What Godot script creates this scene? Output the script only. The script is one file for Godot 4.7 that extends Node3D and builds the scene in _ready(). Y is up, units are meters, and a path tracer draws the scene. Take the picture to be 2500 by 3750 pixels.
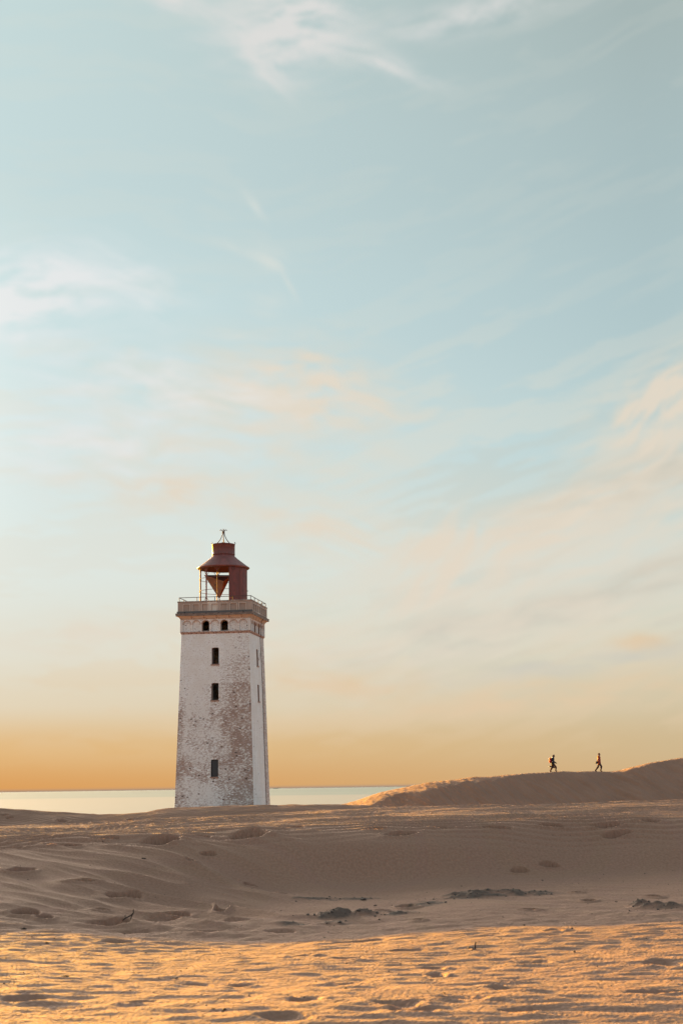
extends Node3D
# A white brick lighthouse behind sand dunes at sunset, the sea beyond, two walkers on the far dune.
# Heights below are given from the eye; EYE lifts them all into the world.

const EYE := 1.0
const EXPOSURE := 9.5
const SUN_AZ := -31.0      # degrees from the view direction (-z), to the left
const SUN_EL := 6.9
const SUN_ENERGY := 0.9
const GLOW := 150.0         # glow added about the sun, out of frame, to light the hollow

var rng := RandomNumberGenerator.new()
var noise_a := FastNoiseLite.new()   # plain value used at many scales
var noise_b := FastNoiseLite.new()
var noise_r := FastNoiseLite.new()   # ridged
var taken := {}

# ---------------------------------------------------------------- naming helpers
func numbered(n: String) -> String:
	if not taken.has(n):
		taken[n] = 0
		return n
	taken[n] += 1
	return "%s_%03d" % [n, taken[n]]

func base(called: String, at := Vector3.ZERO, turn := 0.0) -> Node3D:
	var o := Node3D.new()
	o.name = numbered(called)
	o.position = at
	o.rotation.y = turn
	add_child(o, true)
	return o

func tag(o: Node, label: String, category := "", group := "", kind := ""):
	if label: o.set_meta("label", label)
	if category: o.set_meta("category", category)
	if group: o.set_meta("group", group)
	if kind: o.set_meta("kind", kind)
	return o

func put_mesh(called: String, mesh: Mesh, m: Material, parent: Node = null) -> MeshInstance3D:
	var o := MeshInstance3D.new()
	if parent == null:
		o.name = numbered(called)
		add_child(o, true)
	else:
		var n := called
		var i := 0
		while parent.has_node(n):
			i += 1
			n = "%s_%03d" % [called, i]
		o.name = n
		parent.add_child(o, true)
	o.mesh = mesh
	o.material_override = m
	return o

func put(called: String, st: SurfaceTool, m: Material, parent: Node = null) -> MeshInstance3D:
	st.generate_normals()
	return put_mesh(called, st.commit(), m, parent)

# ---------------------------------------------------------------- shape helpers
func tool(smooth := false) -> SurfaceTool:
	var st := SurfaceTool.new()
	st.begin(Mesh.PRIMITIVE_TRIANGLES)
	st.set_smooth_group(0 if smooth else -1)
	return st

func tri(st: SurfaceTool, a: Vector3, b: Vector3, c: Vector3, ua := Vector2.ZERO, ub := Vector2.ZERO, uc := Vector2.ZERO):
	st.set_uv(ua); st.add_vertex(a)
	st.set_uv(ub); st.add_vertex(b)
	st.set_uv(uc); st.add_vertex(c)

func quad(st: SurfaceTool, a: Vector3, b: Vector3, c: Vector3, d: Vector3):
	tri(st, a, b, c)
	tri(st, a, c, d)

func box(st: SurfaceTool, t: Transform3D, size: Vector3):
	var h := size * 0.5
	var p := []
	for i in 8:
		p.append(t * Vector3(h.x if i & 1 else -h.x, h.y if i & 2 else -h.y, h.z if i & 4 else -h.z))
	for f in [[0, 2, 3, 1], [4, 5, 7, 6], [0, 4, 6, 2], [1, 3, 7, 5], [2, 6, 7, 3], [0, 1, 5, 4]]:
		quad(st, p[f[0]], p[f[3]], p[f[2]], p[f[1]])

func tube(st: SurfaceTool, pts: Array, radii, sides := 6):
	var rings := []
	var up := Vector3(0.31, 0.83, 0.47).normalized()
	for i in pts.size():
		var dir: Vector3 = (pts[mini(i + 1, pts.size() - 1)] - pts[maxi(i - 1, 0)]).normalized()
		var u: Vector3 = (up - dir * up.dot(dir)).normalized()
		up = u
		var v := dir.cross(u)
		var r: float = radii[i] if radii is Array else radii
		var ring := []
		for k in sides:
			var a := TAU * k / sides
			ring.append(pts[i] + (u * cos(a) + v * sin(a)) * r)
		rings.append(ring)
	for i in rings.size() - 1:
		for k in sides:
			var k2 := (k + 1) % sides
			quad(st, rings[i][k], rings[i + 1][k], rings[i + 1][k2], rings[i][k2])
	for k in range(1, sides - 1):
		tri(st, rings[0][0], rings[0][k], rings[0][k + 1])
		var e = rings[-1]
		tri(st, e[0], e[k + 1], e[k])

func lathe(st: SurfaceTool, profile: Array, seg := 48, a0 := 0.0, a1 := TAU, metres_around := 1.0):
	var along := 0.0
	for i in profile.size() - 1:
		var p: Vector2 = profile[i]
		var q: Vector2 = profile[i + 1]
		var l := p.distance_to(q)
		for k in seg:
			var a := lerpf(a0, a1, float(k) / seg)
			var b := lerpf(a0, a1, float(k + 1) / seg)
			var v0 := Vector3(sin(a) * p.x, p.y, cos(a) * p.x)
			var v1 := Vector3(sin(b) * p.x, p.y, cos(b) * p.x)
			var v2 := Vector3(sin(b) * q.x, q.y, cos(b) * q.x)
			var v3 := Vector3(sin(a) * q.x, q.y, cos(a) * q.x)
			var ua := a * metres_around
			var ub := b * metres_around
			tri(st, v0, v3, v2, Vector2(ua, along), Vector2(ua, along + l), Vector2(ub, along + l))
			tri(st, v0, v2, v1, Vector2(ua, along), Vector2(ub, along + l), Vector2(ub, along))
		along += l

func lin(r: float, g: float, b: float) -> Color:   # a real-world base colour, as albedo_color wants it
	return Color(r, g, b).linear_to_srgb()

func mat(c: Color, rough := 0.9, tex: Texture2D = null, metal := 0.0) -> StandardMaterial3D:
	var m := StandardMaterial3D.new()
	m.albedo_color = c
	m.roughness = rough
	m.metallic = metal
	if tex: m.albedo_texture = tex
	return m

func fbm(n: FastNoiseLite, x: float, y: float, oct := 3) -> float:
	var s := 0.0
	var a := 0.55
	for i in oct:
		s += a * n.get_noise_2d(x, y)
		x = x * 2.03 + 17.3
		y = y * 2.03 - 9.1
		a *= 0.5
	return s

# ---------------------------------------------------------------- sky
# air: [elevation, sunward colour, frame-right colour, away colour]
var air := [
	[0.0, Color8(221, 158, 90), Color8(208, 176, 132), Color8(198, 200, 203)],
	[1.4, Color8(228, 184, 126), Color8(208, 184, 144), Color8(200, 204, 208)],
	[3.0, Color8(228, 213, 186), Color8(212, 198, 168), Color8(201, 209, 215)],
	[5.0, Color8(227, 224, 209), Color8(216, 212, 192), Color8(201, 213, 220)],
	[8.0, Color8(225, 232, 226), Color8(210, 217, 208), Color8(200, 215, 224)],
	[12.0, Color8(218, 232, 231), Color8(188, 210, 211), Color8(197, 215, 226)],
	[17.0, Color8(207, 227, 228), Color8(176, 198, 201), Color8(194, 213, 225)],
	[22.0, Color8(199, 219, 220), Color8(170, 190, 192), Color8(190, 210, 222)],
	[28.0, Color8(198, 218, 218), Color8(166, 182, 181), Color8(186, 206, 218)],
	[45.0, Color8(208, 220, 219), Color8(186, 198, 199), Color8(178, 198, 210)],
	[62.0, Color8(197, 212, 218), Color8(186, 203, 211), Color8(178, 198, 209)],
	[91.0, Color8(184, 201, 209), Color8(184, 201, 209), Color8(184, 201, 209)]]
var tint := {"A": Color8(222, 221, 218), "B": Color8(231, 233, 233), "C": Color8(214, 221, 216), "D": Color8(228, 216, 198), "F": Color8(206, 202, 188), "G": Color8(226, 200, 166)}
# cirrus: azimuth, elevation, half length, half width, tilt (degrees, down to the right), strength, tint
var cirrus := [
	[-1.89, 27.30, 2.61, 1.31, 0.8, 0.72, "A"], [-2.87, 26.47, 1.51, 0.55, 42.8, 0.60, "A"], [1.11, 26.17, 2.61, 0.40, 14.8, 0.42, "A"], [5.66, 27.57, 3.82, 0.55, -7.2, 0.36, "A"], [-5.66, 27.97, 3.02, 0.40, 10.8, 0.36, "A"],
	[-11.55, 17.75, 2.61, 1.31, -7.2, 0.72, "B"], [-8.52, 18.54, 2.41, 0.80, 10.8, 0.30, "B"], [-7.48, 17.40, 1.21, 0.40, 20.8, 0.30, "B"],
	[-3.11, 21.25, 0.62, 0.17, 48.8, 0.40, "C"], [-3.49, 19.42, 1.11, 0.18, 20.8, 0.45, "C"], [-2.65, 19.23, 0.70, 0.42, 20.8, 0.40, "C"], [-2.34, 18.69, 0.75, 0.14, 58.8, 0.50, "C"], [-2.97, 17.80, 0.70, 0.40, 10.8, 0.30, "C"], [-3.65, 16.72, 1.71, 0.32, 6.8, 0.35, "C"],
	[-1.49, 14.38, 3.42, 1.50, 8.8, 0.68, "D"], [-6.63, 14.46, 4.83, 1.31, 5.8, 0.36, "B"], [-9.34, 12.22, 4.22, 1.21, 0.8, 0.36, "B"],
	[8.40, 9.63, 6.03, 1.01, -23.2, 0.74, "D"], [12.06, 13.50, 2.81, 1.22, -32.2, 0.68, "D"], [3.52, 7.87, 2.01, 1.50, -47.2, 0.68, "D"], [-0.01, 9.14, 3.22, 0.94, 15.8, 0.47, "D"], [11.14, 10.80, 3.82, 0.81, -15.2, 0.61, "F"],
	[8.08, 6.46, 5.23, 0.49, -13.2, 0.54, "F"], [10.57, 5.02, 0.96, 0.30, -5.2, 0.68, "G"], [10.97, 7.35, 2.61, 0.54, -17.2, 0.47, "F"], [8.88, 4.36, 4.22, 0.49, -7.2, 0.47, "F"],
	[-6.41, 10.87, 4.22, 0.81, 4.8, 0.41, "D"], [-9.25, 5.49, 3.32, 0.68, -3.2, 0.34, "D"], [-0.09, 3.74, 3.52, 0.54, 4.8, 0.47, "G"], [6.87, 3.03, 5.23, 0.49, -5.2, 0.47, "G"], [3.96, 5.36, 3.82, 0.54, -9.2, 0.41, "F"], [-2.58, 5.46, 3.02, 0.81, 10.8, 0.34, "D"],
	[9.5, 8.3, 7.0, 2.2, -20.0, 0.28, "D"], [6.0, 5.6, 8.0, 1.6, -12.0, 0.25, "D"], [-4.0, 12.5, 6.0, 2.2, 4.0, 0.22, "D"], [11.5, 11.8, 3.5, 1.5, -30.0, 0.3, "D"]]

func sky_at(az: float, el: float) -> Color:
	var off := cos(deg_to_rad(az + 40.0))
	var m := clampf((0.899 - off) / (0.899 - 0.62), -0.4, 1.0)
	var away := smoothstep(0.55, -0.6, off)
	var i := 0
	el = clampf(el, 0.0, 90.0)
	while air[i + 1][0] < el: i += 1
	var t: float = (el - air[i][0]) / (air[i + 1][0] - air[i][0])
	t = t * t * (3.0 - 2.0 * t) * 0.4 + t * 0.6
	var l: Color = air[i][1].lerp(air[i + 1][1], t)
	var r: Color = air[i][2].lerp(air[i + 1][2], t)
	var e: Color = air[i][3].lerp(air[i + 1][3], t)
	var c: Color = l.lerp(r, m).lerp(e, away)
	# thin veil everywhere, streaked along the horizon
	var wx := fbm(noise_a, az * 6.0 + 40.0, el * 9.0, 3) * 1.6
	var lean := 0.24 * smoothstep(-9.0, 5.0, az)          # streaks rise to the right, more so on the right
	var across := el - az * lean
	var n := fbm(noise_b, az * 5.0 + wx * 5.0, across * 26.0 + wx * 9.0, 5)
	var n2 := fbm(noise_a, az * 16.0 + wx * 14.0 + 300.0, across * 95.0 + wx * 24.0, 4)
	var veil := clampf((n + 0.45 * n2) * 1.9 + 0.05, 0.0, 0.62) * smoothstep(0.3, 3.0, el) * (1.0 - 0.72 * smoothstep(13.0, 19.0, el))
	var pale := Color(0.895, 0.80, 0.67).lerp(Color(0.878, 0.862, 0.81), smoothstep(3.0, 8.0, el))
	c = c.lerp(pale, veil * 0.54 * (1.0 - 0.5 * away))
	var grey := clampf((n2 * 0.7 - n) * 1.6 - 0.1, 0.0, 0.5) * smoothstep(2.0, 5.0, el) * (1.0 - smoothstep(11.0, 15.0, el)) * smoothstep(-6.0, 6.0, az)
	c = c.lerp(Color(0.78, 0.765, 0.71), grey * 0.45)
	var x := az + wx * 0.35
	var y := el + fbm(noise_a, az * 9.0, el * 9.0 + 90.0, 3) * 0.35
	for b in cirrus:
		var dx: float = x - b[0]
		var dy: float = b[1] - y
		if absf(dx) > b[2] * 2.6 + 1.0 or absf(dy) > b[2] * 2.6 + 1.0: continue
		var a := deg_to_rad(b[4])
		var p: float = (dx * cos(a) + dy * sin(a)) / b[2]
		var q: float = (-dx * sin(a) + dy * cos(a)) / b[3]
		var g := exp(-(p * p + q * q))
		if g < 0.02: continue
		var f := fbm(noise_b, p * 16.0 * b[2] + b[0] * 31.0 + wx * 6.0, q * 60.0 * b[3] + b[1] * 13.0 + wx * 14.0, 5)
		c = c.lerp(tint[b[6]], clampf(g * b[5] * (1.2 + 2.3 * f), 0.0, 0.92))
	var lc := c.srgb_to_linear()
	# the added glow about the sun, which stands left of the frame
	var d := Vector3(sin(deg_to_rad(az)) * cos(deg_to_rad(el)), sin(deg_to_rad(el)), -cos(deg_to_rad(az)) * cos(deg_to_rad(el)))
	var s := Vector3(sin(deg_to_rad(SUN_AZ)) * 0.9763, 0.2164, -cos(deg_to_rad(SUN_AZ)) * 0.9763)   # added glow, raised above the sun to light flat sand more
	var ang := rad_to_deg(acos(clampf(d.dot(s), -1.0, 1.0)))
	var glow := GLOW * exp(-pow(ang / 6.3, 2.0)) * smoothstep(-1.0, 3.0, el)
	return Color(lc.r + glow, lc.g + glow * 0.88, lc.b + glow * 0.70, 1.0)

func sun_dir() -> Vector3:
	var a := deg_to_rad(SUN_AZ)
	var e := deg_to_rad(SUN_EL)
	return Vector3(sin(a) * cos(e), sin(e), -cos(a) * cos(e))

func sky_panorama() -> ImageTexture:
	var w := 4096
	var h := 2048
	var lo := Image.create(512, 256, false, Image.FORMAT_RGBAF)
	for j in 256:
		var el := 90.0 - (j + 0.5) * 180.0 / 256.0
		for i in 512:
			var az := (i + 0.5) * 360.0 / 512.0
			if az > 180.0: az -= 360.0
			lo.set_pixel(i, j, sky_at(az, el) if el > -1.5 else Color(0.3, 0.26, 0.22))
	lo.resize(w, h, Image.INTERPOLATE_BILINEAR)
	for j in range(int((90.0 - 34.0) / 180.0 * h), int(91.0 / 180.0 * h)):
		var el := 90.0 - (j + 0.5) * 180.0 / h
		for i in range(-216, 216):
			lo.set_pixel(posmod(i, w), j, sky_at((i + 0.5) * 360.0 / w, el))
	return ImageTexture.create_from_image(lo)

# ---------------------------------------------------------------- terrain
# The near ridge, by x: crest (at 18.5 m), shoulder (at 14 m), top of the slip face, its base, the flat before it, the nearest sand.
var ridge_x := [-3.2, -2.0, -1.0, 0.0, 1.0, 2.0, 3.2]
var ridge_crest := [-0.409, -0.351, -0.311, -0.278, -0.245, -0.242, -0.227]
var ridge_shoulder := [-0.401, -0.371, -0.342, -0.316, -0.296, -0.296, -0.296]
var ridge_top := [-0.479, -0.472, -0.463, -0.454, -0.479, -0.538, -0.498]
var ridge_foot := [-0.735, -0.760, -0.772, -0.769, -0.730, -0.723, -0.698]
var ridge_foot_at := [11.3, 11.5, 12.2, 12.5, 12.5, 12.5, 12.5]
var ridge_flat := [-0.837, -0.895, -0.933, -0.925, -0.886, -0.874, -0.857]
var ridge_near := [-0.751, -0.767, -0.781, -0.794, -0.807, -0.821, -0.837]
# The second ridge: x, crest at 46 m, foot
var second_x := [-14.0, -10.0, -9.1, -8.05, -7.1, -6.2, -4.96, -3.69, -2.1, -0.1, 1.1, 4.0, 10.0]
var second_crest := [-0.42, -0.515, -0.583, -0.659, -0.726, -0.707, -0.561, -0.539, -0.522, -0.533, -0.60, -0.72, -0.75]
# The far dune: x, crest at 160 m
var far_x := [-40.0, -8.0, -0.7, 1.53, 3.75, 6.5, 9.3, 12.1, 16.2, 19.3, 20.75, 23.2, 25.9, 27.6, 28.7, 31.5, 34.3, 42.0, 60.0, 120.0]
var far_crest := [-3.2, -2.7, -1.852, -1.285, -0.609, -0.048, 0.35, 0.639, 0.909, 1.113, 1.148, 1.169, 1.104, 1.191, 1.448, 2.012, 2.384, 2.9, 2.2, 0.5]

const TX0 := -12.0
const TXS := 0.1
const TXN := 241
const TDS := 0.02
const TDN := 1601
var table := PackedFloat32Array()

func pick(xs: Array, ys: Array, x: float) -> float:   # smooth interpolation through a few points
	var n := xs.size()
	if x <= xs[0]: return ys[0]
	if x >= xs[n - 1]: return ys[n - 1]
	var i := 0
	while xs[i + 1] < x: i += 1
	return hermite(xs, ys, i, x)

func slope_at(xs: Array, ys: Array, i: int) -> float:
	if i == 0 or i == xs.size() - 1: return 0.0
	var a: float = (ys[i] - ys[i - 1]) / (xs[i] - xs[i - 1])
	var b: float = (ys[i + 1] - ys[i]) / (xs[i + 1] - xs[i])
	if a * b <= 0.0: return 0.0
	return 2.0 * a * b / (a + b) * 0.5 + 0.5 * clampf((a + b) * 0.5, -2.0 * minf(absf(a), absf(b)), 2.0 * minf(absf(a), absf(b)))

func hermite(xs: Array, ys: Array, i: int, x: float) -> float:
	var h: float = xs[i + 1] - xs[i]
	var t: float = (x - xs[i]) / h
	var m0 := slope_at(xs, ys, i) * h
	var m1 := slope_at(xs, ys, i + 1) * h
	var t2 := t * t
	var t3 := t2 * t
	return (2 * t3 - 3 * t2 + 1) * ys[i] + (t3 - 2 * t2 + t) * m0 + (3 * t2 - 2 * t3) * ys[i + 1] + (t3 - t2) * m1

func make_table():
	table.resize(TXN * TDN)
	for ix in TXN:
		var x := TX0 + ix * TXS
		var c := pick(ridge_x, ridge_crest, x)
		var wob := noise_a.get_noise_2d(x * 22.0, 5.0) * 0.10 + noise_a.get_noise_2d(x * 70.0, 55.0) * 0.03
		var d_top := 13.22 + wob
		var d_foot := pick(ridge_x, ridge_foot_at, x) + 0.1 + 0.17 * smoothstep(-1.0, 0.0, x) + wob * 0.6
		var wide := noise_a.get_noise_2d(x * 3.0, 300.0) * 0.12 * smoothstep(3.5, 8.0, absf(x))
		var top := pick(ridge_x, ridge_top, x)
		var foot := pick(ridge_x, ridge_foot, x)
		var mid_d := (d_top + d_foot) * 0.5
		var ds := [-60.0, 3.0, 5.5, 8.0, 10.0, (10.0 + d_foot) * 0.5, d_foot, d_top, 13.95 + wob * 0.5, 18.5, 19.5, 22.5, 26.0, 33.0]
		var shoulder := pick(ridge_x, ridge_shoulder, x)
		var flat := pick(ridge_x, ridge_flat, x)
		var near := pick(ridge_x, ridge_near, x)
		var hs := [-0.72, near + 0.02, near, lerpf(near, flat, 0.52), flat, lerpf(flat, foot, 0.36), foot, top, shoulder, c, c - 0.04, -0.75, -1.15, -1.25]
		for k in range(7, 11): hs[k] += wide
		var i := 0
		for j in TDN:
			var d := j * TDS
			while i < ds.size() - 2 and ds[i + 1] < d: i += 1
			table[ix * TDN + j] = hermite(ds, hs, i, d)

func from_table(x: float, d: float) -> float:
	var fx := clampf((x - TX0) / TXS, 0.0, TXN - 1.001)
	var fd := clampf(d / TDS, 0.0, TDN - 1.001)
	var ix := int(fx)
	var id := int(fd)
	fx -= ix
	fd -= id
	var k := ix * TDN + id
	return lerpf(lerpf(table[k], table[k + 1], fd), lerpf(table[k + TDN], table[k + TDN + 1], fd), fx)

func bump(x: float, a: float, b: float, soft: float) -> float:
	return smoothstep(a - soft, a + soft, x) * (1.0 - smoothstep(b - soft, b + soft, x))

# dark eroded soil ledges: x, d, half length, half depth, height, tilt
var soil := [
	[-0.33, 10.72, 0.14, 0.128, 0.011, -0.10], [-0.13, 10.98, 0.17, 0.136, 0.032, -0.10], [0.06, 11.05, 0.24, 0.128, 0.025, -0.10], [0.30, 11.05, 0.22, 0.104, 0.015, 0.00], [-0.10, 10.72, 0.15, 0.080, 0.010, 0.00], [0.55, 11.50, 0.16, 0.120, 0.009, 0.10], [0.82, 11.72, 0.22, 0.160, 0.022, 0.05], [1.06, 11.80, 0.26, 0.160, 0.026, 0.00], [1.36, 11.78, 0.24, 0.128, 0.014, 0.00], [0.02, 12.00, 0.30, 0.096, 0.008, 0.00], [-0.25, 12.00, 0.18, 0.080, 0.006, 0.00], [2.02, 10.95, 0.10, 0.136, 0.047, 0.20], [2.17, 10.80, 0.16, 0.104, 0.033, 0.35], [2.36, 10.70, 0.20, 0.096, 0.019, 0.10], [2.50, 11.20, 0.20, 0.160, 0.011, 0.00]]

var soil_share := 0.0   # set by height(): how much dark soil lies here

func height(x: float, z: float) -> float:
	var d := -z
	soil_share = 0.0
	if d < 0.0:
		return -0.72 + noise_a.get_noise_2d(x * 6.0, z * 6.0) * 0.12 * smoothstep(0.0, -8.0, d) + noise_a.get_noise_2d(x * 0.6, z * 0.6) * 1.2 * smoothstep(-10.0, -60.0, d)
	var h: float
	if d < 32.0:
		h = from_table(x, d)
		var ax := absf(x)
		if ax > d * 0.36 + 1.0 or d < 0.5:
			return h
		var wx := noise_a.get_noise_2d(x * 40.0, d * 40.0)
		# bumpy sunlit foreground
		var fg := 1.0 - smoothstep(10.2, 11.6, d)
		if d < 11.7:
			h += fg * (noise_a.get_noise_2d(x * 60.0, d * 230.0) * 0.0060 + noise_b.get_noise_2d(x * 240.0, d * 620.0) * 0.0062 + noise_b.get_noise_2d(x * 25.0, d * 32.0) * 0.020)
		var hollow := bump(d, 10.0, 12.6, 0.5)
		if hollow > 0.001:
			h += hollow * (noise_b.get_noise_2d(x * 60.0, d * 110.0) * 0.008 + sin((d * 6.6 + x * 1.3 + wx * 0.6) * TAU) * 0.0022 * smoothstep(0.3, 1.6, x))
			for s in soil:
				var ex: float = (x - s[0] + wx * 0.05) / s[2]
				var ey: float = (d - s[1] + (x - s[0]) * s[5] + wx * 0.04) / s[3]
				var q: float = ex * ex + ey * ey
				if q > 4.0: continue
				var rough := noise_b.get_noise_2d(x * 700.0, d * 900.0) * 0.35 + noise_a.get_noise_2d(x * 300.0, d * 420.0) * 0.55 + noise_a.get_noise_2d(x * 120.0, d * 180.0) * 0.4
				var g := exp(-q * 1.2) * (1.0 + rough)
				# steeper on the near side: a ledge cut by the wind
				h += s[4] * g * (1.0 - 0.55 * smoothstep(0.0, -0.7, ey))
				soil_share = maxf(soil_share, clampf((g - 0.34) * 2.6, 0.0, 1.0) * clampf(0.7 + rough * 1.0, 0.0, 1.0))
		# wind-combed folds on the left slope
		var left := smoothstep(0.1, -0.9, x) * bump(d, 10.5, 14.0, 0.6)
		if left > 0.001:
			var u := x * 0.80 - d * 0.60
			var v := d * 0.80 + x * 0.60
			var f := noise_r.get_noise_2d(u * 15.0 + wx * 3.0, v * 70.0 + wx * 5.0)
			var f2 := noise_r.get_noise_2d(u * 34.0 + wx * 3.0, v * 190.0 + 70.0)
			var further := smoothstep(-2.9, -0.9, x)
			h += left * (f * (0.012 + 0.030 * further) + f2 * 0.009)
		# ripples on the windward slope and crest
		var rip := bump(d, 13.35, 20.5, 0.35)
		if rip > 0.001:
			var ph := d * 8.6 + x * 0.55 + wx * 0.9 + noise_b.get_noise_2d(x * 9.0, d * 20.0) * 1.2
			var sw := sin(ph * TAU)
			h += rip * (sw + 0.35 * sin(ph * TAU * 2.0 + 0.8)) * 0.0115 * (0.65 + 0.5 * noise_b.get_noise_2d(x * 30.0, d * 55.0))
			h += rip * (noise_a.get_noise_2d(x * 70.0, d * 90.0) * 0.010 + noise_b.get_noise_2d(x * 22.0, d * 30.0) * 0.02)
		return h
	# beyond: the second ridge, the lighthouse ground, the far dune, the cliff edge
	var crest := pick(second_x, second_crest, x) + noise_a.get_noise_2d(x * 60.0, 9.0) * 0.012
	h = -1.25
	if d < 70.0:
		var k := 0.0
		if d < 46.0:
			k = smoothstep(40.5, 46.3, d)
			k = pow(k, 1.5)
		else:
			k = 1.0 - smoothstep(46.0, 66.0, d)
		h = lerpf(-1.25 if d < 46.0 else -2.2, crest, k)
		if d > 40.0 and d < 48.0 and absf(x) < 16.0:
			h += (sin((d * 5.2 + x * 1.7 + noise_a.get_noise_2d(x * 30.0, d * 30.0)) * TAU) * 0.012 + noise_b.get_noise_2d(x * 40.0, d * 60.0) * 0.02) * bump(d, 42.0, 47.5, 0.6)
	else:
		h = lerpf(-2.2, -3.0, smoothstep(70.0, 110.0, d))
	if d > 118.0:
		var top := pick(far_x, far_crest, x)
		top += (noise_a.get_noise_2d(x * 14.0, 3.0) * 0.06 + noise_a.get_noise_2d(x * 90.0, 8.0) * 0.012) * smoothstep(-2.0, 3.0, x)
		var e := 160.0 - d
		var lip := 1.4 + 5.0 * (1.0 - smoothstep(7.0, 19.0, x)) + noise_a.get_noise_2d(x * 10.0, 77.0) * 0.8     # rounded shoulder before the face breaks away
		var run := maxf(e, 0.0)
		var drop := 0.0
		if run < lip:
			drop = run * run / lip * 0.10
		else:
			drop = lip * 0.10 + (run - lip) * 0.52
		var streak := noise_a.get_noise_2d(x * 34.0 - e * 22.0, e * 4.0 + 20.0) * 0.13 + noise_b.get_noise_2d(x * 90.0 - e * 55.0, e * 9.0) * 0.10
		var fine := noise_b.get_noise_2d(x * 130.0 - e * 70.0, e * 50.0) * 0.038
		var face := top - drop + (streak * smoothstep(0.8, 2.6, run) + fine * smoothstep(0.0, 0.5, run)) * smoothstep(60.0, 30.0, absf(e) * 4.0)
		if e < 0.0:
			face = top - pow(-e, 1.25) * 0.10
		var w := 0.45
		var k2 := clampf(0.5 + 0.5 * (face - h) / w, 0.0, 1.0)
		h = lerpf(h, face, k2) + w * k2 * (1.0 - k2)
	if d > 190.0:
		h = lerpf(h, -75.0, smoothstep(190.0, 290.0, d))
	return h

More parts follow.
